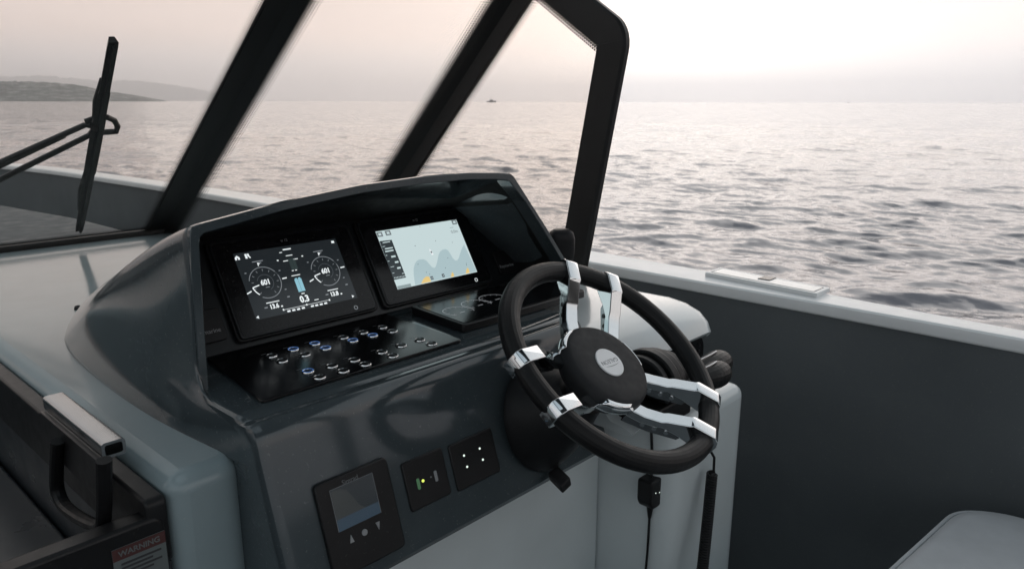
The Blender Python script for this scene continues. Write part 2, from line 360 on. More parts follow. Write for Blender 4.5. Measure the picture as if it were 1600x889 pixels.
# ================================================================== HULL
ys_ = [-3.0, .24, 1.0, 1.42, 2.5, 3.5, 4.6, 6.1, 7.4, 8.4, 9.0]
xo_ = [1.74, 1.81, 1.868, 1.878, 1.893, 1.893, 1.835, 1.705, 1.30, .78, .22]
xi_ = [1.66, 1.722, 1.722, 1.722, 1.728, 1.73, 1.69, 1.56, 1.15, .62, .20]
zg_ = [1.0, 1.0, 1.0, 1.0, 1.0, 1.0, 1.0, 1.0, 1.01, 1.03, 1.05]
YY = np.concatenate([np.linspace(-3, 6, 46), np.linspace(6.15, 9, 16)])
from bisect import bisect_right
def smooth_interp(y, xs, vs):
    # Catmull-Rom through the stations
    i = min(max(bisect_right(xs, y)-1, 0), len(xs)-2); t = (y-xs[i])/(xs[i+1]-xs[i])
    m = lambda j: (vs[min(j+1,len(vs)-1)]-vs[max(j-1,0)])/(xs[min(j+1,len(vs)-1)]-xs[max(j-1,0)])
    h = xs[i+1]-xs[i]
    return (2*t**3-3*t*t+1)*vs[i]+(t**3-2*t*t+t)*h*m(i)+(-2*t**3+3*t*t)*vs[i+1]+(t**3-t*t)*h*m(i+1)
XO = [smooth_interp(y, ys_, xo_) for y in YY]; XI = [smooth_interp(y, ys_, xi_) for y in YY]; ZG = [smooth_interp(y, ys_, zg_) for y in YY]
BC = 0.20                                            # centreline of the boat
boat = thing('boat_hull', 'open motor boat hull with pale gunwales and dark grey inner sides', 'boat', (BC, 2, SEA_Z))
for sgn in (1, -1):
    mx = lambda x: x if sgn > 0 else 2*BC-x
    rows = []
    for y, a, b, z in zip(YY, XI, XO, ZG):
        rows.append([V(mx(q[0]), y, z+q[1]) for q in ((a+.012,-.030),(a-.004,-.030),(a-.007,-.026),(a-.008,-.012),(a-.006,-.004),(a-.001,0),(b-.035,.002),(b-.015,-.003),(b,-.018),(b+.004,-.05))])
    obj('gunwale_cap', MB().loft(rows), 'cap_gelcoat', boat, sharp=24)
    rows = [[V(mx(a+.010), y, z-.0295), V(mx(a+.014), y, z-.10), V(mx(a+.03), y, .45), V(mx(a+.03), y, .04), V(mx(a-.01), y, .004)] for y, a, z in zip(YY, XI, ZG)]
    obj('bulwark', MB().loft(rows), 'bulwark_grey', boat, sharp=60)
    rows = [[V(mx(b+.003), y, z-.05), V(mx(b-.02), y, .6), V(mx(BC+(b-BC)*.93), y, .0), V(mx(BC+(b-BC)*.8), y, -.7), V(mx(BC), y, -1.1)] for y, b, z in zip(YY, XO, ZG)]
    obj('hull_side', MB().loft(rows), 'white_gelcoat', boat, sharp=60)
fl = [(a+.02, y) for y, a in zip(YY, XI)]+[(2*BC-a-.02, y) for y, a in list(zip(YY, XI))[::-1]]
obj('cockpit_floor', MB().prism(fl, (0,0,0), EX, EY, EZ, -.03, 0.0), 'teak_grey', boat)
obj('transom', MB().box((2*BC-1.73,-3.06,-.6), (1.73,-3.0,1.0)), 'white_gelcoat', boat, bevel=.02)
# flush cover set in the starboard gunwale
a = pZ(1102,428,1.005); b = pZ(1120,424,1.005); c = pZ(1290,455,1.005); d = pZ(1272,461,1.005)
y0, y1 = .648, .955; x0, x1 = 1.752, 1.835
cov = thing('cleat_cover', 'long flush pale cover plate with black latch set into the gunwale top', 'hatch cover', ((x0+x1)/2, (y0+y1)/2, 1.0))
def skew(y): return (y-.65)*.085
pl = lambda i, z: [V(x0+i+skew(y0), y0+i, z), V(x1-i+skew(y0), y0+i, z), V(x1-i+skew(y1), y1-i, z), V(x0+i+skew(y1), y1-i, z)]
obj('plate', MB().loft([pl(0,1.0), pl(0,1.0115)], close=True, caps=True), 'cap_gelcoat', cov, bevel=.002, seg=2)
g = .013
obj('lid', MB().loft([pl(g,1.010), pl(g,1.0122)], close=True, caps=True), 'white_gelcoat', cov, bevel=.0012, seg=2)
mbx = MB()
for u0, u1 in ((0, .0025),):
    q0 = pl(g-.0022, 1.0118); q1 = pl(g, 1.0118)
    for i in range(4): mbx.add([q0[i], q0[(i+1)%4], q1[(i+1)%4], q1[i]], [(0,1,2,3)])
obj('seam', mbx, 'black_plastic', cov)
obj('latch', MB().box((1.798,.786,1.0115), (1.838,.818,1.0140)), 'black_gloss', cov, bevel=.001)

# ================================================================== HELM CONSOLE
DZ = 1.02
con = thing('helm_console', 'pale and dark grey glossy helm console with arched instrument hood', 'console', (.85, 1.3, 0))
def swept(x):  # plan line of the windscreen foot
    return 2.62 if x < 1.03 else 2.62-(x-1.03)/(1.37-1.03)*.80
# pale side deck round the companionway
deck = [(.312,.835),(.40,.835),(.43,.90),(1.30,1.3),(1.372,1.5),(1.372,1.83),(1.05,2.62),(.95,2.68),(2*BC-.95,2.68),(2*BC-1.05,2.62),(2*BC-1.372,1.83),(2*BC-1.372,.835),(-.35,.835),(-.35,2.05),(.312,2.05)]
o = obj('side_deck', MB().prism(deck, (0,0,0), EX, EY, EZ, .002, DZ), 'pale_gelcoat', con, bevel=.024, seg=6)
# trunk cabin top ahead of the windscreen
trk = rpoly([(1.02,2.64),(1.00,3.2),(.80,4.6),(.45,5.6),(2*BC-.45,5.6),(2*BC-.80,4.6),(2*BC-1.00,3.2),(2*BC-1.02,2.64)], .12)
obj('cabin_top', MB().prism(trk, (0,0,0), EX, EY, EZ, .002, DZ-.012), 'nonslip', con, bevel=.04, seg=5)
# black track and cabin lining below the deck edge
obj('door_track', MB().prism(rpoly([(.84,.915),(2.04,.915),(2.04,1.002),(.84,1.002)], .01), (0,0,0), EY, EZ, EX, .286, .311), 'black_satin', con, bevel=.004)
obj('cabin_lining', MB().box((.296,.846,.02), (.3105,2.04,.914)), 'cabin_grey', con)
# dark pod: tray, lip and instrument face in one section
ang = R(72.5); fdn = V(0,-math.cos(ang),-math.sin(ang)); fnr = V(0,-math.sin(ang),math.cos(ang)); LIP = V(0,.792,1.07)
PX0, PX1 = .402, 1.03
sec = [(1.30,1.076),(.838,1.076),(.822,1.0745),(.8165,1.071),(.806,1.0715)]
for t in np.linspace(0,1,8):                                     # rolled lip
    p0, p1, p2 = V(.806,1.0715), V(.789,1.0735), V(.782,1.036); sec.append(tuple(p0*(1-t)**2+2*p1*t*(1-t)+p2*t*t))
sec += [(.7225,.852),(.728,.842),(.76,.842),(1.30,.842)]
def podrow(x, inset):
    ym = 1.30 if x > .43 else .955
    return [V(x, min(y, ym)+(inset if i < len(sec)-2 and y < .83 else 0)*1.0, z-(inset*.6 if z > 1.0 else 0)) for i,(y,z) in enumerate(sec)]
rows = []
for x, ins in ((PX0-.004,.014),(PX0-.003,.007),(PX0,.003),(PX0+.005,.0008),(PX0+.012,0),(.55,0),(.75,0),(.95,0),(PX1,0)): rows.append(podrow(x, ins))
pod = obj('dash_pod', MB().loft(rows, close=True, caps=True), 'grey_gelcoat', con, sharp=28)
# screen board
sa = R(59); sup = V(0,math.cos(sa),math.sin(sa)); snr = V(0,-math.sin(sa),math.cos(sa)); SB = V(0,1.062,1.078)
obj('screen_board', MB().prism([(.435,0),(1.215,0),(1.17,.184),(.470,.184)], SB, EX, sup, snr, -.02, 0), 'bezel', con)
# hood: outer rim, inner rim, ceiling, shell
HY = .945
def rim(inset):
    i = inset
    pts = [(.405+i,1.03),(.408+i,1.15),(.412+i,1.27),(.413+i,1.288-i*.8),(.416+i,1.2945-i),(.424+i*.6,1.2965-i),(.55,1.3145-i),(.68,1.327-i),(.80,1.3315-i),(.90,1.331-i),(.97,1.3265-i),(1.008-i*.4,1.3225-i),(1.020-i*.7,1.314-i),(1.06-i,1.268),(1.11-i,1.212),(1.17-i,1.14),(1.215-i,1.06),(1.22-i,1.03)]
    # resample evenly
    P = np.array(pts); d = np.concatenate([[0],np.cumsum(np.hypot(*np.diff(P,axis=0).T))]); s = np.linspace(0,d[-1],180)
    return np.stack([np.interp(s,d,P[:,0]), np.interp(s,d,P[:,1])],-1), d, s
ro, dd, ss = rim(0); ri, _, _ = rim(.012)
NH = 140
rim3 = [(.4015,.800,1.058),(.4015,.83,1.068),(.4015,.88,1.073),(.4018,.905,1.0755),(.4022,.925,1.081),(.4034,.938,1.094),(.4042,HY-.001,1.112)]+[(x, HY, z) for x, z in ro[30:-4:1]]
base3 = [(.399,.800),(.397,.83),(.391,.87),(.382,.93),(.374,1.02),(.374,1.15),(.382,1.32),(.392,1.46),(.413,1.56),(.45,1.635),(.51,1.70),(.60,1.755),(.75,1.79),(.90,1.79),(1.03,1.75),(1.11,1.66),(1.16,1.52),(1.19,1.38),(1.21,1.22),(1.225,1.08),(1.23,.98)]
def resample(P, n):
    P = np.array(P, float); d = np.concatenate([[0], np.cumsum(np.linalg.norm(np.diff(P, axis=0), axis=1))]); q = np.linspace(0, d[-1], n)
    return np.stack([np.interp(q, d, P[:,k]) for k in range(P.shape[1])], -1)
RA = resample(rim3, NH)
# pair rim and base: tray edge to the aft flank, upright to the long flank, top to the nose
kr = np.array([0, .09, .16, .30, .36, .62, .72, .80, 1.0]); kb = np.array([0, .04, .09, .34, .42, .66, .74, .80, 1.0])
mp_ = np.interp(np.linspace(0,1,NH), kr, kb)
for _ in range(3):
    pad = np.concatenate([2*mp_[0]-mp_[12:0:-1], mp_, 2*mp_[-1]-mp_[-2:-14:-1]]); mp_ = np.convolve(pad, np.ones(25)/25, 'valid')
BA0 = resample(base3, 4000)
for k in range(2):
    for _ in range(3):
        q_ = BA0[:,k]; pad = np.concatenate([2*q_[0]-q_[150:0:-1], q_, 2*q_[-1]-q_[-2:-152:-1]]); BA0[:,k] = np.convolve(pad, np.ones(301)/301, 'valid')
BA = BA0[(np.clip(mp_,0,1)*3999).round().astype(int)]
ker = np.array([1,2,3,2,1])/9.
for k in range(2):
    for _ in range(2): BA[2:-2,k] = np.convolve(BA[:,k], ker, 'valid')
rows = []
for v in np.linspace(0,1,24):
    row = []
    for j in range(NH):
        A = RA[j]; B = V(BA[j,0], BA[j,1], DZ-.004); hgt = A[2]-B[2]; u = j/(NH-1)
        over = math.exp(-((u-.52)/.22)**4)                         # 1 over the top, 0 on the flanks
        dy = B[1]-A[1]
        C1 = A+V(-.006*(1-over)*(1 if u < .5 else -1), dy*(.30-.02*over), -hgt*(.10+.16*over))
        C2 = B+V(.003*(1-over)*(1 if u < .5 else -1), -dy*.14, hgt*.36)
        row.append(A*(1-v)**3+3*C1*v*(1-v)**2+3*C2*v*v*(1-v)+B*v**3)
    rows.append(row)
hood = obj('hood', MB().loft(rows), 'grey_gelcoat', con, sharp=60)
so = hood.modifiers.new('thick', 'SOLIDIFY'); so.thickness = .006; so.offset = -1
rimrows = []
for dy, k in ((.004,0),(-.003,.0),(-.0042,.10),(-.0042,.90),(-.003,1.0),(.03,1.0)):
    rimrows.append([V(ro[j,0]*(1-k)+ri[j,0]*k, HY+dy, ro[j,1]*(1-k)+ri[j,1]*k) for j in range(180)])
obj('hood_rim', MB().loft(rimrows), 'grey_gelcoat', con, sharp=22)
# inside of the hood: cheeks and ceiling running back to the screen board
TOPB = SB+sup*.184
crow = []
for v in np.linspace(0,1,10):
    row = []
    for j in range(180):
        A = V(ri[j,0], HY+.03, ri[j,1]); f = np.clip((A[2]-1.076)/(TOPB[2]-1.076),0,1)
        yb = SB[1]+(TOPB[1]-SB[1])*min(f,1); B = V(np.clip(A[0], .472, 1.168), yb-.002, min(max(A[2],1.03), TOPB[2]))
        p = A*(1-v)+B*v; p[2] += .010*math.sin(v*math.pi)*(1 if A[2] > 1.27 else 0); row.append(p)
    crow.append(row)
obj('hood_lining', MB().loft(crow), 'black_matte', con, sharp=50)
# right-hand housing for the throttle
wsec = [(1.60,1.052),(.90,1.057),(.80,1.058),(.755,1.053),(.722,1.041),(.703,1.024),(.694,1.004),(.697,.998),(.722,.992),(.716,.93),(.70,.915),(.668,.910),(.655,.905),(.66,.899),(1.60,.899)]
rows = []
for x, k in ((1.002,0),(1.06,0),(1.2,0),(1.32,0),(1.340,.004),(1.352,.012),(1.358,.022)):
    rows.append([V(x, y+(k if y < .8 else 0), z-(k if z > 1.0 else 0)) for y, z in wsec])
obj('throttle_housing', MB().loft(rows, close=True, caps=True), 'white_gelcoat', con, sharp=40)
low = rpoly([(1.085,.622),(1.362,.622),(1.362,1.6),(1.085,1.6)], [.05,.035,0,0], 8)
obj('housing_leg', MB().prism(low, (0,0,0), EX, EY, EZ, .003, .9035), 'white_gelcoat', con, bevel=.022, seg=5)
obj('base_panel', MB().box((.405,.775,.003), (1.083,1.3,.8415)), 'white_gelcoat', con, bevel=.01)
obj('dome_nut', MB().lathe([(.014,0),(.0135,.005),(.011,.010),(.006,.0135),(.0005,.015)], (1.3625,.66,.575), EY, EZ, EX, 20), 'chrome', con)
# dust groove above the lower edge of the pod face
for (xa, ya, xb, yb) in ((672,821,722,790),):
    A = on(xa,ya,LIP,fnr); B = on(xb,yb,LIP,fnr)

# ================================================================== CHARTPLOTTER SCREENS
def onscr(x, y, lift=.012): return on(x, y, SB+snr*lift, snr)
BZ = .012
def plotter(x0, x1, s0, s1, label, sx0, sx1, t0, t1, glow):
    c0 = SB+EX*((x0+x1)/2)+sup*((s0+s1)/2)
    t = thing('chartplotter', label, 'marine display', tuple(c0), 'screens in the hood')
    W, H = x1-x0, s1-s0
    obj('housing', MB().prism(rrect(W+.008,H+.006,.012), c0, EX, sup, snr, .0005, BZ-.004), 'black_satin', t, bevel=.0015, seg=2)
    obj('bezel', MB().prism(rrect(W,H,.010), c0, EX, sup, snr, BZ-.0045, BZ-.0005), 'bezel', t, bevel=.0018, seg=2)
    cs = SB+EX*((sx0+sx1)/2)+sup*((t0+t1)/2)
    obj('glass_front', MB().prism(rrect(W-.008,H-.008,.008), c0, EX, sup, snr, BZ-.0008, BZ), 'black_gloss', t)
    scr = obj('screen', MB().prism([(-(sx1-sx0)/2,-(t1-t0)/2),((sx1-sx0)/2,-(t1-t0)/2),((sx1-sx0)/2,(t1-t0)/2),(-(sx1-sx0)/2,(t1-t0)/2)], cs, EX, sup, snr, BZ-.0002, BZ+.0002), glow, t)
    return t, scr
s_of = lambda p: (p-SB)@sup
p1 = [onscr(*q) for q in ((365,397),(525,374),(559,467),(400,500))]; p2 = [onscr(*q) for q in ((587.3,363),(712.5,343),(746.4,425),(622,452.8))]
def ext(p): return (p[0][0]+p[3][0])/2, (p[1][0]+p[2][0])/2, (s_of(p[2])+s_of(p[3]))/2, (s_of(p[0])+s_of(p[1]))/2
e1, e2 = ext(p1), ext(p2)
bz = lambda e: (e[0]-.034, e[1]+.034, e[2]-.026, e[3]+.024)
b1, b2 = bz(e1), bz(e2)
if b1[1] > b2[0]-.014: m_ = (b1[1]+b2[0])/2; b1 = (b1[0], m_-.007, b1[2], b1[3]); b2 = (m_+.007, b2[1], b2[2], b2[3])
pl1, sc1 = plotter(*b1, 'display showing two round rev counters reading 601 on dark ground', *e1, 'scr_dark')
pl2, sc2 = plotter(*b2, 'display showing a pale nautical chart with dark side panel', *e2, 'chart_bg')
L1 = BZ+.0003
def z1(x, y): return onscr(350+x/5.927, 360+y/5.927, BZ)            # positions read off an enlarged view of the first screen
def z2(x, y): return onscr(570+x/6.347, 330+y/6.347, BZ)
def bar(mb, c, w, h, lift=.0003, th=.0002, ang=0):
    ex = EX*math.cos(ang)+sup*math.sin(ang); ey = -EX*math.sin(ang)+sup*math.cos(ang)
    mb.obox(c+snr*(lift+th/2), ex, ey, snr, w/2, h/2, th/2); return mb
# -- engine page
def dial(cx, cy, val):
    c = z1(cx, cy); mb = MB(); ring_mb(mb, c+snr*.0003, EX, sup, snr, .0262, .0273, .0002, 44, R(-120), R(20)); 
    ring_mb(mb, c+snr*.0003, EX, sup, snr, .0262, .0273, .0002, 40, R(35), R(165))
    dl = obj('dial', mb, 'scr_dim', sc1, sharp=0)
    mb = MB(); ring_mb(mb, c+snr*.0003, EX, sup, snr, .0264, .0271, .0002, 10, R(20), R(35)); ring_mb(mb, c+snr*.0003, EX, sup, snr, .0132, .0140, .0002, 40, R(-70), R(160)); obj('inner_ring', mb, 'scr_faint', sc1, sharp=0)
    mb = MB()
    for a in range(-60, 231, 29):
        u = EX*math.cos(R(a))+sup*math.sin(R(a))
        mb.obox(c+u*.0215+snr*.0004, u, np.cross(snr,u), snr, .0018, .0004, .0001)
        if a % 2: mb.obox(c+u*.0345+snr*.0004, EX, sup, snr, .0016, .0008, .0001)
    obj('tick_marks', mb, 'scr_dim', sc1, sharp=0)
    mb = MB(); A = [R(192), R(228)]
    for a in A[:1]:
        u = EX*math.cos(a)+sup*math.sin(a); mb.obox(c+u*.0185+snr*.0005, u, np.cross(snr,u), snr, .0062, .0009, .0001)
    ring_mb(mb, c+snr*.0004, EX, sup, snr, .0238, .0256, .0002, 10, *A)
    for a, rr_, w in ((R(2),.0345,.0042),(R(200),.0345,.0045)):
        u = EX*math.cos(a)+sup*math.sin(a); mb.obox(c+u*rr_+snr*.0005, u, np.cross(snr,u), snr, w, .0010, .0001)
    obj('needle', mb, 'scr_white', sc1, sharp=0)
    text('rev_reading', val, .0125, c, EX, sup, snr, 'scr_white', sc1, .03, .0005, .9)
    bb = MB(); bar(bb, c-sup*.0083+EX*.001, .007, .0011); bar(bb, c+sup*.0375-EX*.001, .019, .0014); bar(bb, c-sup*.0415-EX*.014, .0055, .002); bar(bb, c-sup*.031+EX*.030, .0045, .002)
    obj('caption', bb, 'scr_dim', sc1, sharp=0)
    text('gear_letter', 'P', .0075, c+sup*.0318-EX*.001, EX, sup, snr, 'scr_white', sc1, .03, .0005)
dial(388, 487, '601'); dial(945, 380, '601')
mb = MB(); bar(mb, z1(583,180), .015, .0022); bar(mb, z1(527,211), .005, .0013); bar(mb, z1(605,237), .012, .0013); bar(mb, z1(573,288), .009, .0014); bar(mb, z1(663,270), .009, .0014)
bar(mb, z1(640,378), .0035, .0014); bar(mb, z1(670,372), .0035, .0014); bar(mb, z1(668,420), .016, .0014); bar(mb, z1(735,588), .006, .0016); bar(mb, z1(860,645), .008, .0013)
bar(mb, z1(455,668), .023, .0015); bar(mb, z1(1010,553), .021, .0015); bar(mb, z1(500,284), .003, .0022); bar(mb, z1(727,243), .003, .0022); bar(mb, z1(541,706), .003, .0024); bar(mb, z1(1090,590), .003, .0024)
for q in ((605,752),(650,742),(694,733),(738,722),(822,705),(862,697),(904,688),(945,678)): bar(mb, z1(*q), .0055, .0030)
A, B = z1(555,740), z1(980,648)
bar(mb, (A+B)/2, np.linalg.norm(B-A), .0006); bar(mb, A, .0025, .003); bar(mb, B, .0025, .003); bar(mb, z1(770,692), .0025, .003)
obj('caption', mb, 'scr_white', sc1, sharp=0)
for q, w_, h_ in (((690,515),.0062,.0225),((722,507),.0062,.0225),((668,452),.004,.002),((698,445),.004,.002)): obj('fuel_bar', bar(MB(), z1(*q), w_, h_), 'scr_blue', sc1, sharp=0)
for q in ((627,318),(657,312)): obj('trim_bar', bar(MB(), z1(*q), .0056, .020), 'scr_teal', sc1, sharp=0)
text('depth_reading', '0.3', .0155, z1(750,640), EX, sup, snr, 'scr_white', sc1, .035, .0005, .9)
text('volt_reading', '13.6', .0105, z1(470,708), EX, sup, snr, 'scr_white', sc1, .035, .0005, .9); text('volt_reading', '13.8', .0105, z1(1025,592), EX, sup, snr, 'scr_white', sc1, .035, .0005, .9)
mb = MB(); c = z1(125,265); mb.prism([(-.004,-.003),(-.001,-.003),(-.001,0),(.001,0),(.001,-.003),(.004,-.003),(.004,.001),(0,.0045),(-.004,.001)], c, EX, sup, snr, .0003, .0005)
c = z1(217,245); bar(mb, c-EX*.002, .0035, .008); bar(mb, c+EX*.002+sup*.0015, .003, .005); bar(mb, c+EX*.0035-sup*.002, .002, .004, ang=.5)
c = z1(1008,112); bar(mb, c, .0055, .0042)
for q, s_ in (((315,810),-1),((1198,613),1)):
    c = z1(*q); mb.prism([(-.002*s_,-.0026),(.0025*s_,0),(-.002*s_,.0026)], c, EX, sup, snr, .0003, .0005)
obj('icon', mb, 'scr_white', sc1, sharp=0)
for t_, q in ((pl1,(556.7,481)),(pl2,(744.5,437.3))):
    mb = MB(); ring_mb(mb, onscr(*q, BZ)+snr*.0002, EX, sup, snr, .0028, .0038, .0003, 24); obj('power_key', mb, 'scr_white' if t_ is pl2 else 'scr_dim', t_, sharp=0)
for t_, q in ((pl1,(444,376.5)),(pl2,(649,344.5))):
    text('maker_mark', 'w 12', .0065, onscr(*q, BZ), EX, sup, snr, 'print_grey', t_, .02, .0002)
# -- chart page
def poly2(name, pts, material, lift):
    mb = MB(); P = [((z2(*q)-SB)@EX, s_of(z2(*q))) for q in pts]; mb.prism(P, SB, EX, sup, snr, BZ+lift, BZ+lift+.0001); return obj(name, mb, material, sc2, sharp=0)
poly2('depth_contour', [(503,735),(488,640),(487,570),(500,520),(520,494),(545,481),(585,479),(615,495),(645,530),(668,556),(690,566),(706,552),(718,515),(735,430),(752,400),(775,384),(805,378),(828,392),(850,425),(878,472),(900,492),(918,490),(934,468),(948,420),(965,370),(985,333),(1112,597)], 'chart_deep', .0003)
poly2('shoal_patch', [(560,722),(585,672),(610,650),(640,652),(655,690),(662,700)], 'chart_sand', .0005)
poly2('shoal_patch', [(858,655),(862,618),(872,606),(884,625),(888,649)], 'chart_sand', .0005); poly2('shoal_patch', [(1003,622),(1010,580),(1020,562),(1032,575),(1042,612)], 'chart_sand', .0005)
sp = poly2('data_panel', [(147,302),(268,288),(412,660),(290,686)], 'chart_panel', .0004)
poly2('scale_bar', [(322,748),(455,720),(466,748),(334,779)], 'chart_bar', .0004)
for q in ((150,235),(232,220),(888,112)):
    c = z2(*q); mb = MB(); bar(mb, c, .0125, .0095, .0003); obj('map_button', mb, 'chart_icon', sc2, sharp=0)
mb = MB()
for q in ((150,235),(232,220),(888,112)): bar(mb, z2(*q), .006, .0045, .0006)
for q, w, h in (((215,312),.017,.0016),((240,372),.018,.0022),((245,398),.019,.0026),((285,453),.010,.0034),((318,508),.008,.0034),((340,566),.008,.0034),((190,355),.006,.0009),((216,443),.004,.0009),((237,500),.004,.0009),((275,555),.008,.0009),((285,617),.004,.0009),((380,620),.004,.0012)): bar(mb, z2(*q), w, h, .0006)
for k in range(8): bar(mb, z2(298+k*14.5, 665-k*2.6), .0014, .0022, .0006)
obj('caption', mb, 'chart_bg', sc2, sharp=0)
for q in ((668,664),(780,640)):
    c = z2(*q); mb = MB(); bar(mb, c, .006, .0066, .0005); k_ = obj('map_key', mb, 'chart_ink', sc2, sharp=0); mb = MB(); bar(mb, c, .003, .0016, .0008); obj('caption', mb, 'chart_bg', sc2, sharp=0)
mb = MB()
for q in ((500,348),(703,297),(868,312),(548,156),(530,530),(612,610),(645,628),(825,467),(802,566),(1008,520),(1010,535)): bar(mb, z2(*q), .0016, .0013, .0005, ang=.4)
bar(mb, z2(661,409), .0026, .0042, .0006, ang=.25); obj('sounding', mb, 'chart_ink', sc2, sharp=0)
mb = MB(); c = z2(661,409)
mb.prism([(-.0022,-.006),(.0022,-.006),(.0022,.003),(0,.0075),(-.0022,.003)], c, EX*math.cos(.2)+sup*math.sin(.2), sup*math.cos(.2)-EX*math.sin(.2), snr, .0004, .0005); obj('boat_marker', mb, 'scr_white', sc2, sharp=0)
text('depth_reading', '0.0m', .0095, z2(890,205), EX, sup, snr, 'chart_text', sc2, .0, .0005); mb = MB(); bar(mb, z2(862,165), .010, .001, .0004); obj('caption', mb, 'chart_bar', sc2, sharp=0)
# maker's plates at both ends of the screen board
for xa, xb, q, lab in ((.436,.512,(325,520),'small black maker plate beside the rev counter display'),(1.115,1.18,(792,415),'small black maker plate beside the chart display')):
    c = SB+EX*((xa+xb)/2)+sup*(.045)
    pt = thing('maker_plate', lab, 'name plate', tuple(c))
    obj('plate', MB().prism(rrect(xb-xa,.052,.006), c, EX, sup, snr, .0003, .006), 'black_satin', pt, bevel=.001, seg=2)
    text('lettering', 'Raymarine', .0098, on(*q, SB+snr*.006, snr), EX, sup, snr, 'oxide', pt, .0, .0003)

# ================================================================== SWITCH PANEL
PZ = 1.0765
sw = thing('switch_panel', 'glossy black switch panel with rows of round push buttons', 'switch panel', (.63,.93,PZ))
A = [pZ(*q, 1.08)[:2] for q in ((320,562),(431,633),(738,535),(610,495))]
plate = rpoly([(A[0][0]+.004,1.052),(A[1][0]-.006,.842),(A[2][0]-.002,.842),(A[3][0]+.004,1.052)], .006)
obj('plate', MB().prism(plate, (0,0,0), EX, EY, EZ, PZ, PZ+.0045), 'black_gloss', sw, bevel=.001, seg=2)
BT = PZ+.0045
btn = [(425,556,0),(441.4,563.6,0),(459,546,1),(477,554,0),(492.5,537,1),(509.5,544,1),(537,527,0),(552,532,1),(568,519,0),(583,524,1),(598,511,0),(614,517,0),
       (482,580,1),(500,589,0),(519,571.5,0),(537,579,0),(554,562,0),(571.5,568.5,0),(597,549.5,0),(614,555.5,0),(627.5,539.5,0),(656.5,530.5,0),(675,536.5,0)]
r_ = .0092
b_body = MB().lathe([(r_,0),(r_,.0010),(r_*.93,.0020),(r_*.80,.0022),(r_*.74,.0014)], (0,0,0), EX, EY, EZ, 28, cap=False)
b_cap = MB().lathe([(r_*.73,.0004),(r_*.73,.0014),(r_*.66,.0018),(r_*.02,.0020)], (0,0,0), EX, EY, EZ, 24)
b_ring = ring_mb(MB(), V(0,0,.0021), EX, EY, EZ, r_*.74, r_*.86, .0003, 28)
mbody = b_body.mesh('button', (0,0,0)); mcap = b_cap.mesh('cap', (0,0,0)); mring = b_ring.mesh('light_ring', (0,0,0)); mringd = b_ring.mesh('dark_ring', (0,0,0))
for me, mt in ((mbody,'chrome'),(mcap,'black_satin'),(mring,'ring_blue'),(mringd,'black_satin')):
    me.materials.append(MATS[mt]); me.shade_smooth(); me.set_sharp_from_angle(angle=R(35))
cap_mesh = MB()
for x, y, lit in btn:
    p = pZ(x, y, BT+.001); p[2] = BT-.0002
    b = bpy.data.objects.new('push_button', mbody); COL.objects.link(b); b.parent = sw; b.location = p-wloc(sw)
    c = bpy.data.objects.new('cap', mcap); COL.objects.link(c); c.parent = b
    l = bpy.data.objects.new('light_ring', mring if lit else mringd); COL.objects.link(l); l.parent = b
    if lit: b['label'] = 'push button with lit blue ring'
    c2 = p+V(-.004, .016, .0004); bar_ = MB().box((c2[0]-.004,c2[1]-.0006,BT-.0001), (c2[0]+.004,c2[1]+.0006,BT+.0001)); cap_mesh.add(bar_.v, bar_.f)
obj('printed_captions', cap_mesh, 'print_grey', sw)
# low glass instrument beside the switches
ins = thing('instrument_slab', 'low black glass instrument with three faint dials beside the switch panel', 'instrument', (.98,.94,PZ))
sl = rpoly([(.838,1.03),(.822,.874),(1.15,.872),(1.165,1.03)], .008)
obj('case', MB().prism(sl, (0,0,0), EX, EY, EZ, PZ-.0003, PZ+.014), 'black_satin', ins, bevel=.002, seg=2)
sl2 = rpoly([(.846,1.022),(.831,.882),(1.142,.880),(1.157,1.022)], .006)
obj('glass', MB().prism(sl2, (0,0,0), EX, EY, EZ, PZ+.0138, PZ+.0148), 'black_gloss', ins)
for q in ((717,486),(745,475),(772,466)):
    c = pZ(*q, PZ+.0148); mb = MB(); ring_mb(mb, c, EX, EY, EZ, .0268, .0284, .0002, 44, R(-40), R(220))
    for a in range(-30,211,30):
        u = V(math.cos(R(a)),math.sin(R(a)),0); mb.obox(c+u*.023+EZ*.0001, u, np.cross(EZ,u), EZ, .0025, .0004, .0001)
    bar_ = MB().box((c[0]-.006,c[1]-.012,c[2]),(c[0]+.006,c[1]-.009,c[2]+.0002)); mb.add(bar_.v, bar_.f)
    obj('dial', mb, 'slab_glow', ins, sharp=0)

# ================================================================== FACE INSTRUMENTS
def onf(x, y, l=0): return on(x, y, LIP+fnr*l, fnr)
sd = lambda p: (p-LIP)@(-fdn)
FO = -.0035                                                        # the face sits slightly behind the lip line
def fplate(name, label, cat, xa, xb, sa_, sb_, r=.006, th=.006):
    c = LIP+EX*((xa+xb)/2)-fdn*((sa_+sb_)/2)
    t = thing(name, label, cat, tuple(c)); obj('plate', MB().prism(rrect(xb-xa, sb_-sa_, r), c, EX, -fdn, fnr, FO-.004, FO+th), 'black_satin', t, bevel=.0018, seg=2)
    return t, c
fd, c = fplate('fuel_display', 'square black panel with small curve screen and three keys on console face', 'instrument', .456, .568, sd(V(0,.728,.866)), sd(V(0,.765,.984)), .008, .010)
q = [onf(*p_, FO+.010) for p_ in ((517,772),(583,745),(595,795),(530,826))]
cc = sum(q)/4; w = np.linalg.norm(q[1]-q[0]); h = np.linalg.norm(q[3]-q[0])
w, h = .066, .054
Lf = .010+FO
scr = obj('screen', MB().prism([(-w/2,-h/2),(w/2,-h/2),(w/2,h/2),(-w/2,h/2)], cc-fnr*Lf*0, EX, -fdn, fnr, .0002, .0005), 'scr_dark', fd)
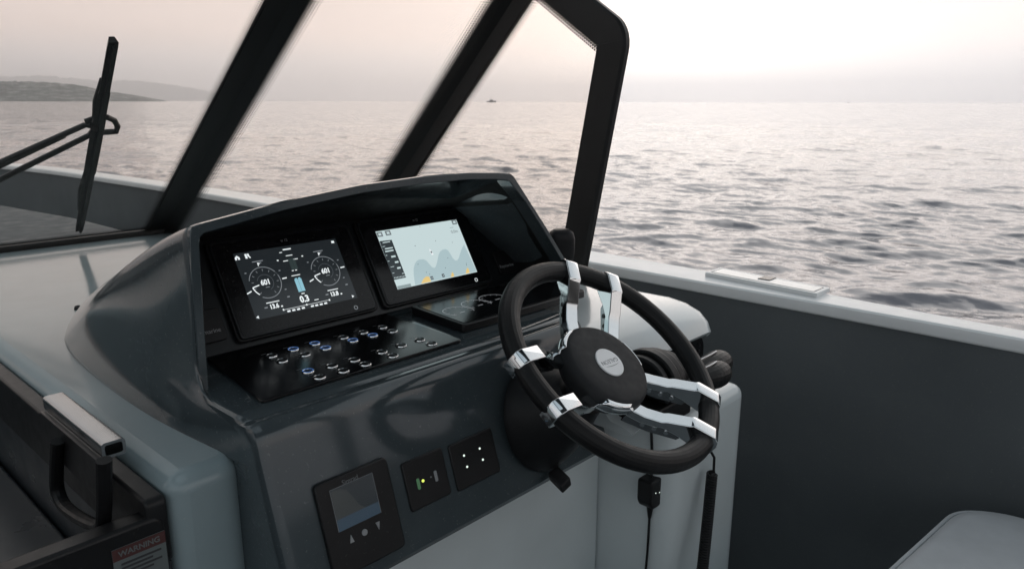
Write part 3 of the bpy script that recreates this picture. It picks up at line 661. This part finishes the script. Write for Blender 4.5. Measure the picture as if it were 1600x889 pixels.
obj('water_band', MB().prism([(-w/2,-h/2),(w/2,-h/2),(w/2,-h*.22),(-w/2,-h*.22)], cc, EX, -fdn, fnr, .0005, .0007), 'fuel_blue', scr, sharp=0)
cv = [(-w/2,-h*.22),(w*.18,-h*.22),(w*.06,-h*.08),(-w*.04,h*.15),(-w*.14,h*.36),(-w*.27,h*.44),(-w/2,h*.46)]
obj('curve_area', MB().prism(cv, cc, EX, -fdn, fnr, .0005, .0007), 'fuel_grey', scr, sharp=0)
mb = MB(); ring_mb(mb, cc+fnr*.0005, EX, -fdn, fnr, .0, .0001, .0001, 4)
fr_ = MB()
for (a_, b_) in (((-w/2,h/2),(w/2,h/2)),((-w/2,-h/2),(-w/2,h/2)),((w/2,-h/2),(w/2,h/2))):
    m_ = ((a_[0]+b_[0])/2,(a_[1]+b_[1])/2); fr_.obox(cc+EX*m_[0]-fdn*m_[1]+fnr*.0006, EX, -fdn, fnr, max(.0004,abs(b_[0]-a_[0])/2), max(.0004,abs(b_[1]-a_[1])/2), .0002)
obj('screen_frame', fr_, 'print_grey', scr)
text('maker_mark', 'Simrad', .009, onf(548,750,Lf), EX, -fdn, fnr, 'print_grey', fd, .0, .0002)
for (x, y, shp) in ((550.5,842,'up'),(571,831.5,'dot'),(592,820.5,'down')):
    c = onf(x, y, Lf); mb = MB()
    if shp == 'dot': mb.lathe([(.0042,0),(.004,.0012),(.0005,.0014)], c, EX, -fdn, fnr, 20)
    else:
        s_ = 1 if shp == 'up' else -1; mb.prism([(-.003,-.0045*s_),(.003,-.0045*s_),(0,.0055*s_)], c, EX, -fdn, fnr, 0, .0012)
    obj('key', mb, 'oxide', fd)
kp, c = fplate('start_panel', 'small black panel with yellow lamp and two rocker keys on console face', 'switch panel', .591, .665, sd(V(0,.7385,.900)), sd(V(0,.759,.966)), .005, .007)
Lk = FO+.007
p = onf(662,751,Lk); obj('lamp', MB().lathe([(.0022,0),(.002,.001),(.0003,.0014)], p, EX, -fdn, fnr, 16), 'led_yellow', kp)
for q_, mt, ww in (((655,756),'led_green',.005),((682,743.5),'oxide',.005)):
    obj('rocker_key', MB().prism(rrect(ww,.0155,.002), onf(*q_,Lk), EX, -fdn, fnr, -.001, .0012), mt, kp, bevel=.0005, seg=2)
obj('indicator', MB().lathe([(.0012,0),(.001,.0006)], onf(674.5,745,Lk), EX, -fdn, fnr, 10), 'oxide', kp)
jp, c = fplate('control_keypad', 'small black keypad with four lit white dots on console face', 'switch panel', .677, .766, sd(V(0,.7375,.897)), sd(V(0,.7585,.963)), .005, .007)
for q_ in ((726,711.5),(750.5,700.5),(731,729),(755.5,717.8)):
    obj('lamp', MB().lathe([(.0017,0),(.0015,.0008),(.0003,.0012)], onf(*q_,Lk), EX, -fdn, fnr, 16), 'led_white', jp)

# ================================================================== STEERING WHEEL
WC = V(.878,.613,1.0805); tt = R(51.4); yw = R(3)
WN = V(math.sin(yw)*math.cos(tt), -math.cos(yw)*math.cos(tt), math.sin(tt)); WX = V(math.cos(yw), math.sin(yw), 0); WY = np.cross(WN, WX)
def W(x, y, z=0): return WC+WX*x+WY*y+WN*z
wh = thing('steering_wheel', 'black leather steering wheel with paired chrome spokes and round silver emblem', 'steering wheel', tuple(WC-WN*.05))
RM, RR = .1742, .0158
rows = []
for a in np.linspace(0, 2*math.pi, 97)[:-1]:
    rows.append([W((RM+RR*1.02*math.cos(b))*math.cos(a), (RM+RR*1.02*math.cos(b))*math.sin(a), RR*.96*math.sin(b)) for b in np.linspace(0,2*math.pi,20,endpoint=False)])
mb = MB(); mb.loft(rows+[rows[0]], close=True); obj('rim', mb, 'leather', wh, sharp=0)
for ax in (57.0, 177.5, 299.0):
    u = V(math.cos(R(ax)), math.sin(R(ax))); tvec = V(-math.sin(R(ax)), math.cos(R(ax)))
    for sgn in (-1, 1):
        off = .041*sgn
        def S(r, t, z): p = u*r+tvec*t; return W(p[0], p[1], z)
        hw = .0108
        # top strap: over the rim, down a facet, along to the hub; fold lines as in folded plate
        def strip(prof, hwf):
            rws = []
            for r, z, th, k in prof:
                o_ = off*k; w_ = hwf(r)
                rws.append([S(r, o_-w_, z), S(r, o_+w_, z), S(r, o_+w_, z-th), S(r, o_-w_, z-th)])
            return MB().loft(rws, close=True, caps=True)
        ra = math.sqrt(max(.001, .1905**2-off**2))
        prof = [(ra+.0005,.006,.020,1),(ra-.004,.0155,.032,1),(ra-.012,.0195,.037,1),(ra-.046,.0165,.033,1),(ra-.050,.0125,.028,1),(ra-.078,-.004,.014,1),(ra-.083,-.009,.014,1),(.080,-.019,.014,.97),(.062,-.024,.014,.9),(.040,-.028,.012,.8)]
        sp_ = obj('spoke', strip(prof, lambda r: hw), 'chrome', wh, bevel=.0012, seg=2, sharp=25)
        # side flange below the strap, drilled
        ip = [(ra-.040,-.012),(ra-.060,-.013),(.078,-.034),(.060,-.040),(.060,-.056),(.10,-.047),(ra-.045,-.030)]
        mbf = MB(); vs = [S(r, off*.98-.002, z) for r, z in ip]+[S(r, off*.98+.002, z) for r, z in ip]; n_ = len(ip)
        mbf.add(vs, [tuple(range(n_)), tuple(range(n_,2*n_))]+[(i,(i+1)%n_,n_+(i+1)%n_,n_+i) for i in range(n_)])
        fl_ = obj('flange', mbf, 'brushed_steel', sp_, bevel=.0006, seg=1)
        for rr_ in (.088, .105, .122):  # solid plugs stand in for drilled holes; black ones paint the shade inside
            z_ = -.040+(rr_-.088)*.35
            pc = S(rr_, off*.98, z_); tw = WX*tvec[0]+WY*tvec[1]; uw = WX*u[0]+WY*u[1]
            obj('hole_plug', MB().lathe([(.0036,-.0035),(.0036,.0035)], pc, uw, WN, tw, 14), 'chrome' if ax > 200 else 'black_gloss', sp_)
        # clip under the rim
    # chrome claw holding the hub, between two pairs of spokes
    rws = []; u = V(math.cos(R(ax+60.5)), math.sin(R(ax+60.5))); tvec = V(-u[1], u[0])
    for r, z, w_ in ((.052,-.050,.040),(.070,-.042,.040),(.0785,-.030,.036),(.0785,-.019,.028),(.072,-.0125,.022)):
        rws.append([W(*(u*r*math.cos(q_/r)+tvec*r*math.sin(q_/r)), z) for q_ in np.linspace(-w_, w_, 9)])
    ck = obj('hub_claw', MB().loft(rws), 'chrome', wh, sharp=60); sm_ = ck.modifiers.new('thick','SOLIDIFY'); sm_.thickness = .003
HZ = -.009
hub = obj('hub', MB().lathe([(.030,-.075),(.045,-.062),(.064,-.050),(.072,-.036),(.0750,-.024),(.0740,-.018),(.070,-.0125),(.064,HZ-.0008),(.045,HZ+.0006),(.001,HZ+.001)], WC, WX, WY, WN, 64), 'hub_rubber', wh, sharp=50)
ec = W(-.001, -.0005, HZ+.0008)
emb = obj('emblem', MB().lathe([(.0250,0),(.0248,.0012),(.0240,.0018),(.001,.0019)], ec, WX, WY, WN, 48), 'emblem_silver', hub)
ta = R(176); tx = WX*math.cos(ta)+WY*math.sin(ta); ty = -WX*math.sin(ta)+WY*math.cos(ta)
text('emblem_lettering', 'GALEON', .0098, ec+ty*(-.0012), tx, ty, WN, 'emblem_grey', hub, .0, .0019, 1.0)
sw_ = MB(); AA = np.linspace(R(40), R(140), 20)
sw_.loft([[ec+WN*.0020+tx*(.024*math.cos(a))+ty*(.0075*math.sin(a)+.0000+k*.0011*math.sin((a-R(40))/R(100)*math.pi)) for a in AA] for k in (-.5,.5)])
obj('emblem_swoosh', sw_, 'emblem_grey', hub, sharp=0)
# steering column and boot
col = thing('steering_column', 'black tilting steering column with boot between wheel and console face', 'steering column', tuple(WC-WN*.2))
obj('shaft', MB().lathe([(.030,-.065),(.030,-.10),(.036,-.105),(.036,-.15)], WC, WX, WY, WN, 32), 'black_satin', col)
o_ = V(.868,.741,.958)
mb = MB(); k0 = WC-WN*.085; rws = []
for t, rx, ry in ((0,.040,.040),(.15,.046,.046),(.4,.058,.060),(.7,.070,.078),(.95,.080,.090),(1.05,.081,.091)):
    cpt = k0*(1-t)+o_*t; n_ = -WN*(1-t)-fnr*t; n_ /= np.linalg.norm(n_); b_ = np.cross(n_, EX); b_ /= np.linalg.norm(b_)
    rws.append([cpt+EX*rx*math.cos(a)+b_*ry*math.sin(a) for a in np.linspace(0,2*math.pi,36,endpoint=False)])
obj('boot', mb.loft(rws, close=True, caps=True), 'black_plastic', col, sharp=50)
tl = on(878,735,V(0,.735,.9),fnr); 
obj('tilt_lever', MB().obox(pY(876,748,.70), V(.94,-.05,.33)/np.linalg.norm(V(.94,-.05,.33)), V(0,-.9,-.43), V(-.3,0,.95), .012, .016, .008), 'black_plastic', col, bevel=.003)

# ================================================================== THROTTLE
thr = thing('throttle', 'black twin lever throttle control on the pale housing beside the wheel', 'throttle', (1.14,.68,.91))
# faceplate with small screen on the aft face
n1_ = V(0,-math.cos(R(6)),math.sin(R(6))*-1); 
fp = obj('face_plate', MB().prism(rpoly([(1.09,.934),(1.336,.934),(1.334,.975),(1.322,.993),(1.09,.993)], .008), (0,.7185,0), EX, EZ, EY, -.010, .004), 'black_gloss', thr, bevel=.002, seg=2)
obj('small_screen', MB().prism(rrect(.055,.036,.002), (1.262,.7084,.962), EX, EZ, -EY, 0, .0006), 'label_dark', thr)
for k in range(3): obj('key', MB().lathe([(.0045,0),(.004,.0022),(.0005,.0026)], V(1.312,.7085,.977-k*.014), EX, EZ, -EY, 14), 'black_satin', thr)
# binnacle with curved ridges
for i, (w0, w1, rr_) in enumerate(((1.045,1.062,.058),(1.064,1.086,.065),(1.088,1.108,.060),(1.110,1.135,.050))):
    pr = [(rr_*math.cos(a), rr_*math.sin(a)) for a in np.linspace(R(5), R(178), 20)]+[(-rr_,-.012),(rr_,-.012)]
    obj('binnacle_rib', MB().prism(pr, (0,.674,.968-.012*0), EY, EZ, EX, w0, w1), 'black_plastic', thr, bevel=.004, seg=3)
for xg0, xg1, cy_, cz_, ra_ in ((1.150,1.212,.612,.973,.0255),(1.19,1.268,.640,.972,.0265)):
    path = [V(xg0+(xg1-xg0)*t, cy_-.004*math.sin(t*3), cz_-.004*t) for t in np.linspace(0,1,8)]
    obj('lever_grip', MB().tube(path, [ra_*k for k in (.72,.80,.88,.95,1,1.02,1.02,.97)], 20, flat=.92, round_ends=True), 'leather', thr, sharp=0)
    obj('lever_trim', MB().tube([path[0]+V(-.02,0,ra_*.75), path[3]+V(0,-.002,ra_*.97), path[5]+V(0,-.001,ra_*1.02)], .0016, 8), 'brushed_steel', thr)
    obj('lever_arm', MB().tube([V(xg0+.01,cy_,cz_), V(xg0-.03,cy_+.01,cz_-.006), V(xg0-.06,cy_+.03,cz_-.03), V(xg0-.065,.68,.93)], [.012,.011,.012,.014], 12), 'black_satin', thr, sharp=0)
obj('base', MB().prism(rpoly([(1.03,.625),(1.15,.625),(1.15,.72),(1.03,.72)], .012), (0,0,0), EX, EY, EZ, .9075, .945), 'black_plastic', thr, bevel=.004)

# ================================================================== HANDSETS AND CORDS
hs = thing('radio_handset', 'black radio handset standing beside the hood near the windscreen post', 'handset', (1.25,1.02,1.053))
hb = V(1.25,1.012,1.058); hx = V(.80,-.60,0); hz = V(-.06,-.10,1); hz /= np.linalg.norm(hz); hy = np.cross(hz, hx); hy /= np.linalg.norm(hy)
rws = []
for t, w_, d_, sh in ((0,.010,.010,0),(.35,.010,.010,0),(.42,.014,.012,.0),(.47,.023,.016,-.004),(.60,.027,.018,-.006),(.85,.028,.018,-.008),(.95,.025,.016,-.009),(1.0,.017,.010,-.009)):
    c = hb+hz*t*.128+hx*sh; rws.append([c+hx*w_*math.copysign(abs(math.cos(a))**.6, math.cos(a))+hy*d_*math.copysign(abs(math.sin(a))**.6, math.sin(a)) for a in np.linspace(0,2*math.pi,24,endpoint=False)])
obj('body', MB().loft(rws, close=True, caps=True), 'black_plastic', hs, sharp=50)
obj('clip', MB().tube([hb-EZ*.004, hb+EZ*.02], [.020,.014], 16), 'black_plastic', hs)
# handset hanging below the pod
mi = thing('microphone', 'black plug box with thin straight cable hanging under the wheel', 'microphone', (1.03,.70,.2))
mc = pY(1018,768,.66)
obj('body', MB().prism(rpoly([(-.021,.030),(.021,.030),(.021,-.012),(.012,-.026),(-.012,-.026),(-.021,-.012)], .006), mc, EX, EZ, EY, -.014, .016), 'black_plastic', mi, bevel=.003)
obj('hanger', MB().tube([mc+V(0,0,.028), V(mc[0]+.004,.664,.84), V(mc[0]+.002,.668,.9)], .0026, 8), 'black_plastic', mi, sharp=0)
for dx in (-.006,.007): obj('lamp', MB().lathe([(.0012,0),(.0008,.0006)], mc+V(dx,-.0141,.004+dx*-.3), EX, EZ, -EY, 8), 'led_white', mi)
obj('strain_relief', MB().tube([mc+V(0,0,-.022), mc+V(0,0,-.052)], [.0075,.003], 12), 'black_plastic', mi)
obj('cable', MB().tube([mc+V(0,0,-.048), mc+V(-.001,0,-.12), mc+V(-.004,.004,-.25), mc+V(.004,.01,-.42), V(mc[0]+.02,.69,.004)], .0024, 8), 'black_plastic', mi, sharp=0)
cc_ = thing('coiled_cord', 'black coiled cord hanging in front of the pale console housing', 'cord', (1.23,.60,.2))
top = pY(1114,738,.60); bot = pY(1098,889,.58); low_ = bot+(bot-top)*1.0+V(-.02,-.01,.02)
def cp(t): a_ = top*(1-t)**2+2*(bot+V(.006,0,0))*t*(1-t)+low_*t*t; return a_
hel = []; turns = 74; NS = 14
for i in range(turns*NS+1):
    t = i/(turns*NS); p = cp(t); a_ = 2*math.pi*i/NS; hel.append(p+V(math.cos(a_),math.sin(a_),0)*.0085)
obj('coil', MB().tube(hel, .0024, 6), 'black_plastic', cc_, sharp=0)
obj('lead', MB().tube([V(top[0]-.004,.618,.88), V(top[0]-.003,.610,.83), top+V(.004,.0,.03), top+V(.0055,0,.004), top+V(.004,-.002,-.002), top+V(-.006,-.002,-.004)], .0026, 8), 'black_plastic', cc_, sharp=0)

# ================================================================== WINDSCREEN
wsn = thing('windscreen', 'raked black framed boat windscreen with tinted panes', 'windscreen', (BC,2.2,DZ))
GB = 1.03
# corner lines, base -> top (starboard)
def line_px(base, top_px, X=None):
    return base
A0 = V(1.035,2.56,GB); A1 = pX(470,-60,1.06)               # front corner post
B0 = V(1.40,1.92,GB);  B1 = pX(822,-18,1.385)              # side post
C0 = pX(893,440,1.385); C1 = pX(962,58,1.375)              # aft edge
E_ = 0
t0 = (A0[2]-1.677)
A1 = A0+(pX(452,0,1.0)-A0)*1.12
A1[0] = max(A1[0], 1.0)
B1p = pX(803,0,1.40); B0 = pX(627,275,1.40); dB = B1p-B0; B0 = B0-dB*((B0[2]-GB)/dB[2]); B1 = pX(833,-47,1.40)
top_y = None
mirror = lambda p: V(2*BC-p[0], p[1], p[2])
def pane(name, P, thick=.006):
    """P: four corners, base a, base b, top b, top a"""
    n = np.cross(P[1]-P[0], P[3]-P[0]); n /= np.linalg.norm(n)
    mb = MB(); mb.add([p-n*thick/2 for p in P]+[p+n*thick/2 for p in P], [(3,2,1,0),(4,5,6,7),(0,1,5,4),(1,2,6,5),(2,3,7,6),(3,0,4,7)])
    return obj(name, mb, 'glass', wsn, sharp=0)
def post(P, Q, w, th, wdir, off=0, name='post', rr=.012):
    d = Q-P; L = np.linalg.norm(d); d /= L; wv = wdir-d*(wdir@d); wv /= np.linalg.norm(wv); nv = np.cross(d, wv)
    return obj(name, MB().prism(rrect(w, th, min(rr, th*.45)), P+wv*off, wv, nv, d, 0, L), 'frit_black', wsn, sharp=50)
def frit(P, Q, inward, n, rows=5, pitch=.0072):
    d = Q-P; L = np.linalg.norm(d); d /= L; iv = inward-d*(inward@d); iv /= np.linalg.norm(iv)
    mb = MB()
    for k in range(rows):
        r = (.0042,.0036,.0029,.0021,.0014)[k]; s = (pitch/2 if k % 2 else 0)
        while s < L:
            c = P+d*s+iv*(k*pitch*.80+.001); mb.add([c+n*.0045+(d*math.cos(q_)+iv*math.sin(q_))*r for q_ in np.linspace(0,2*math.pi,6,endpoint=False)], [(0,1,2,3,4,5)]); s += pitch
    o = obj('frit_dots', mb, 'frit_black', wsn, sharp=0); kind(o, 'stuff'); return o
WA_F, WA_S, WB_F, WB_S = .058, .048, .049, .060
for sgn in (1, -1):
    m_ = (lambda p: p) if sgn > 0 else mirror
    a0, a1, b0, b1, c0, c1 = map(m_, (A0, A1, B0, B1, C0, C1))
    pane('pane', [a0, b0, b1, a1]); pane('pane', [b0, c0, c1, b1])
    nAB = np.cross(b0-a0, a1-a0); nAB /= np.linalg.norm(nAB); nAB *= np.sign(nAB@(CAM+V(.2,0,0)-a0)); nBC = np.cross(c0-b0, b1-b0); nBC /= np.linalg.norm(nBC); nBC *= np.sign(nBC@(V(BC,1,1.2)-b0))
    hAB = (b0-a0)/np.linalg.norm(b0-a0); hBC = (c0-b0)/np.linalg.norm(c0-b0)
    hF = V(-1,0,0)*sgn
    def band(p0, p1, h, w, n_):
        e = (p1-p0)*.02; mb = MB(); Q = [p0-e, p0-e+h*w, p1+e+h*w, p1+e]
        mb.add([q-n_*.006 for q in Q]+[q+n_*.006 for q in Q], [(3,2,1,0),(4,5,6,7),(0,1,5,4),(1,2,6,5),(2,3,7,6),(3,0,4,7)]); return obj('post', mb, 'frit_black', wsn, sharp=20)
    nFr = np.cross(V(1,0,0), a1-a0); nFr /= np.linalg.norm(nFr); nFr *= np.sign(nFr@(CAM-a0))
    band(a0, a1, hF, WA_F, nFr); band(a0, a1, hAB, WA_S, nAB); band(b0, b1, -hAB, WB_F, nAB); band(b0, b1, hBC, WB_S, nBC)
    obj('post_core', MB().tube([a0-nFr*.012, a1-nFr*.012], .013, 10), 'frit_black', wsn); obj('post_core', MB().tube([b0-nBC*.012, b1-nBC*.012], .013, 10), 'frit_black', wsn)
    frit(a0+hAB*WA_S, a1+hAB*WA_S, hAB, nAB); frit(b0+hBC*WB_S, b1+hBC*WB_S, hBC, nBC); frit(b0-hAB*WB_F, b1-hAB*WB_F, -hAB, nAB)
    hF = V(-1,0,0)*sgn; nF = np.cross(V(1,0,0), a1-a0); nF /= np.linalg.norm(nF); nF *= np.sign(nF@(CAM-a0))
    frit(a0+hF*WA_F, a1+hF*WA_F, hF, nF)
    # aft frame and sloping top rail in one bent bar
    ka, kb_ = c0+(c1-c0)*.955, c1+(b1-c1)*.075
    pth = [c0, c0+(c1-c0)*.5, ka]+[ka*(1-t)**2+2*c1*t*(1-t)+kb_*t*t for t in (.15,.3,.45,.6,.75,.9)]+[kb_, c1+(b1-c1)*.5, b1+(b1-c1)*.10]
    wdir = [None]
    fw = .036
    nv = nBC
    def outw(i):
        d = pth[min(i+1,len(pth)-1)]-pth[max(i-1,0)]; d /= np.linalg.norm(d); o_ = np.cross(d, nv); o_ /= np.linalg.norm(o_)
        return o_ if o_@((b0+b1)/2-pth[i]) < 0 else -o_
    rows = []
    for i, p in enumerate(pth):
        o_ = outw(i); sc_ = 1.0
        rows.append([p+o_*a_*sc_+nv*b_ for a_, b_ in ((-fw,-.012),(-fw,.012),(fw*.86,.012),(fw,.006),(fw,-.006),(fw*.86,-.012))])
    obj('aft_frame', MB().loft(rows, close=True, caps=True), 'frit_black', wsn, sharp=30)
    ow = outw(len(pth)-2)
    frit(b1+(c1-b1)*.02-ow*fw, c1-ow*fw, -ow, nBC, 3)
    # gasket along the foot
    obj('gasket', MB().tube([a0-EZ*.012, b0-EZ*.012, c0-EZ*.004], .016, 10, flat=.9), 'frit_black', wsn)
# front pane
pane('pane', [mirror(A0), A0, A1, mirror(A1)])
obj('gasket', MB().prism(rrect(.036,.028,.009), A0-EZ*.006, EY, EZ, -EX, 0, 2*(A0[0]-BC)), 'frit_black', wsn)
nF = np.cross(EX, A1-A0); nF /= np.linalg.norm(nF); nF *= np.sign(nF@(CAM-A0)); upF = (A1-A0)/np.linalg.norm(A1-A0)
frit(mirror(A0)+upF*.028, A0+upF*.028, upF, nF, 4)
obj('top_rail', MB().tube([mirror(A1), A1], .03, 12, flat=.6), 'frit_black', wsn)
for m_ in ((lambda p: p), mirror): obj('top_rail', MB().tube([m_(A1), m_(B1)], .03, 12, flat=.6), 'frit_black', wsn)

# ------------------------------------------------------------------ wiper on the front pane
nW = -nF
def onw(x, y, l=.02): return on(x, y, A0+nW*l, nW)
wp = thing('wiper', 'black twin arm windscreen wiper parked upright on the front pane', 'wiper', tuple(onw(150,210)))
T, Bm = onw(177,66,.018), onw(124,361,.018); bd = (Bm-T)/np.linalg.norm(Bm-T); bs = np.cross(bd, nW)
Lb = np.linalg.norm(Bm-T)
rows = []
for t, w_ in ((0,.0095),(.02,.0105),(.2,.0110),(.21,.0125),(.33,.013),(.34,.0145),(.5,.015),(.62,.0145),(.63,.0125),(.8,.012),(.97,.0105),(1,.0095)):
    c = T+bd*Lb*t; rows.append([c-bs*w_*1.15-nW*.004, c+bs*w_*1.05-nW*.004, c+bs*w_*.6+nW*.012, c-bs*w_*.6+nW*.012])
obj('blade', MB().loft(rows, close=True, caps=True), 'black_plastic', wp, sharp=30)
obj('rubber', MB().obox((T+Bm)/2-nW*.009, bd, bs, nW, Lb*.49, .003, .006), 'black_satin', wp)
for ta_, tb_ in ((.16,.36),(.62,.86)):
    obj('blade_bridge', MB().tube([T+bd*Lb*ta_-bs*.008+nW*.006, T+bd*Lb*(ta_*.5+tb_*.5)-bs*.013+nW*.010, T+bd*Lb*tb_-bs*.008+nW*.006], .0048, 8), 'black_plastic', wp, sharp=0)
J = onw(150,200,.036)
for (q0, q1, l0) in (((-260,372),(133,197),.04),((-260,412),(140,213),.034)):
    a_, b_ = onw(*q0,l0), onw(*q1,l0); mbx = MB().tube([a_, b_, b_+(J-b_)*.8], [.0085,.0072,.0076], 10); obj('arm', mbx, 'black_satin', wp, sharp=0)
a_, b_ = onw(-60,289,.041), onw(100,213,.041); obj('arm_sleeve', MB().tube([a_, b_], .0115, 10, flat=.7), 'black_plastic', wp, sharp=0)
hk = [onw(x, y, .038) for x, y in ((134,192),(150,186),(168,185),(179,190),(184,199),(182,207),(168,208),(150,209))]
obj('hook', MB().tube(hk, .0075, 10), 'black_plastic', wp, sharp=0)
obj('pivot', MB().tube([onw(150,199,.014), onw(150,199,.05)], .014, 16), 'black_plastic', wp)
obj('arm_mount', MB().tube([onw(-260,390,.002), onw(-260,390,.05)], .022, 16), 'black_plastic', wp)

# ================================================================== HARDTOP over the helm (above and behind the view)
hp = thing('hardtop', 'dark hardtop roof carried over the helm on two posts', 'hardtop', (BC,-.9,0))
for lo, hi in (((BC-1.15,-1.5,2.26),(BC-.45,1.45,2.33)), ((BC+.45,-1.5,2.26),(BC+1.15,1.45,2.33)), ((BC-.449,.95,2.262),(BC+.449,1.45,2.328)), ((BC-.449,-1.5,2.262),(BC+.449,-.35,2.328))):
    obj('roof_panel', MB().box(lo, hi), 'bulwark_grey', hp, bevel=.02)
for sgn in (-1, 1):
    obj('post', MB().tube([V(BC+sgn*1.38,-1.25,.002), V(BC+sgn*1.34,-1.1,1.2), V(BC+sgn*1.05,-.8,2.27)], [.07,.06,.06], 16), 'black_satin', hp, sharp=0)

# ================================================================== COMPANIONWAY
dr = thing('companionway_door', 'dark low companionway door with warning sticker', 'door', (-.02,.84,0))
obj('panel', MB().prism(rpoly([(-.346,.003),(.306,.003),(.306,.982),(-.346,.982)], .02), (0,.838,0), EX, EZ, EY, 0, .03), 'black_satin', dr, bevel=.005)
ht = thing('sliding_hatch', 'dark grey sliding hatch lying across the companionway opening', 'hatch', (-.02,1.4,.78))
obj('panel', MB().box((-.345,.90,.780), (.292,2.04,.802)), 'cabin_grey', ht, bevel=.006)
st = thing('warning_sticker', 'white warning sticker with red band and fine print on the dark door', 'sticker', (.272,.8375,.92))
P = [pY(*q, .8372) for q in ((175,858),(270,828))]
xa, xb, zt = P[0][0], min(P[1][0], .303), (P[0][2]+P[1][2])/2
obj('sheet', MB().box((xa,.8366,zt-.072), (xb,.8378,zt)), 'label_white_shaded', st)
obj('red_band', MB().box((xa,.8362,zt-.0145), (xb,.8365,zt)), 'label_red_shaded', st)
text('lettering', 'WARNING', .0095, V((xa+xb)/2,.8361,zt-.0075), EX, EZ, -EY, 'label_white_shaded', st, .02, .0002)
mb = MB()
for k in range(4): mb.box((xa+.008,.8362,zt-.022-k*.0052), (xb-.006-.010*(k % 2),.8365,zt-.0195-k*.0052))
obj('fine_print', mb, 'label_dark', st)
obj('pictogram', MB().lathe([(.013,0),(.012,.0003)], V((xa+xb)/2+.004,.8365,zt-.060), EX, EZ, -EY, 24), 'label_dark', st)
hd = thing('door_handle', 'black loop handle under a steel box rail beside the companionway', 'handle', (.285,1.0,.95))
hx0, hx1, hy0, hy1, hz0, hz1 = .2685, .2955, .905, 1.118, 1.040, 1.060
prf = [((hx0+hx1)/2+p_[0], (hz0+hz1)/2+p_[1]) for p_ in rrect(hx1-hx0, hz1-hz0, .005)]
pin = [((hx0+hx1)/2+p_[0], (hz0+hz1)/2+p_[1]) for p_ in rrect(hx1-hx0-.007, hz1-hz0-.007, .003)]
mb = MB(); mb.loft([[V(p_[0],y,p_[1]) for p_ in prf] for y in (hy0,hy1)], close=True); mb.loft([[V(p_[0],hy0+dy,p_[1]) for p_ in pin] for dy in (0,.06)], close=True)
n_ = len(prf); mb.loft([[V(p_[0],hy0,p_[1]) for p_ in prf],[V(p_[0],hy0,p_[1]) for p_ in pin]], close=True); mb.add([V(p_[0],hy1,p_[1]) for p_ in prf], [tuple(range(n_))]); mb.add([V(p_[0],hy0+.06,p_[1]) for p_ in pin], [tuple(range(n_))])
obj('rail', mb, 'brushed_steel', hd)
obj('side_plate', MB().prism(rpoly([(hy0+.002,1.0415),(hy1,1.0415),(hy1-.01,.990),(hy0+.002,.986)], .004), (0,0,0), EY, EZ, EX, .262, .268), 'black_satin', hd, bevel=.0015)
lp = [pX(x, y, .256) for x, y in ((92,690),(90,730),(91,765),(103,792),(130,812),(158,822),(164,800),(164,720))]
P_ = []
for i in range(len(lp)-1):
    for t in np.linspace(0,1,5)[:-1]:
        a_, b_, c_, d_ = lp[max(i-1,0)], lp[i], lp[i+1], lp[min(i+2,len(lp)-1)]
        P_.append(.5*((2*b_)+(c_-a_)*t+(2*a_-5*b_+4*c_-d_)*t*t+(3*b_-a_-3*c_+d_)*t**3))
obj('loop', MB().tube(P_+[lp[-1]], .0088, 12, flat=.8), 'black_plastic', hd, sharp=0)

# ================================================================== SEAT
se = thing('cockpit_seat', 'pale grey upholstered seat cushion beside the dark bulwark', 'seat', (1.2,-.25,0))
SZ = .672
pts = rpoly([(.78,.345),(1.28,.309),(1.598,.276),(1.648,.20),(1.665,-.75),(.78,-.75)], [.05,.05,.05,.04,.05,.05], 7)
cxm, cym = 1.22, -.24
def inset(p, k):
    v_ = V(p[0]-cxm, p[1]-cym); return (cxm+v_[0]*(1-k/.44), cym+v_[1]*(1-k/.5))
rows = []
for k, z in ((.004,SZ-.12),(0,SZ-.11),(0,SZ-.03),(.003,SZ-.014),(.010,SZ-.004),(.022,SZ),(.10,SZ+.006),(.25,SZ+.009)):
    rows.append([V(*inset(p_,k), z) for p_ in pts])
obj('cushion', MB().loft(rows, close=True, caps=True), 'cushion', se, sharp=60)
obj('seat_base', MB().prism([inset(p_,.02) for p_ in pts], (0,0,0), EX, EY, EZ, .002, SZ-.118), 'white_gelcoat', se, bevel=.01)
pip = [V(*inset(p_,.0005), SZ-.013) for p_ in pts]; obj('piping', MB().tube(pip+[pip[0]], .0042, 8), 'cushion', se, sharp=0)

obj('deck_clip', MB().tube([pZ(124,487,DZ-.004)+V(0,0,.0), pZ(124,487,DZ-.004)+V(-.003,-.004,.010)], [.010,.006], 10), 'black_plastic', con)
# small flat print is too fine to pick apart: joined pieces
for o in bpy.data.objects:
    if o.name.split('.')[0] in ('caption','icon','tick_marks','needle','dial','inner_ring','printed_captions','fine_print','sounding','seam','screen_frame','lettering','rev_reading','depth_reading','volt_reading','maker_mark','emblem_lettering'): o['kind'] = 'stuff'

# ================================================================== HAZE
def haze():
    mb = MB().box((-13500,-13500,SEA_Z-8), (13500,13500,320)); o = obj('haze', mb, None, sharp=0); kind(o, 'stuff'); o['label'] = 'pale evening haze over the sea'
    m = bpy.data.materials.new('haze_air'); m.use_nodes = True; t = m.node_tree; t.nodes.clear()
    ou = t.nodes.new('ShaderNodeOutputMaterial'); pv = t.nodes.new('ShaderNodeVolumePrincipled')
    pv.inputs['Color'].default_value = (.96,.97,.995,1); pv.inputs['Density'].default_value = .00019; pv.inputs['Anisotropy'].default_value = .72
    t.links.new(pv.outputs[0], ou.inputs['Volume']); o.data.materials.append(m)
haze()
scene.cycles.volume_bounces = 3
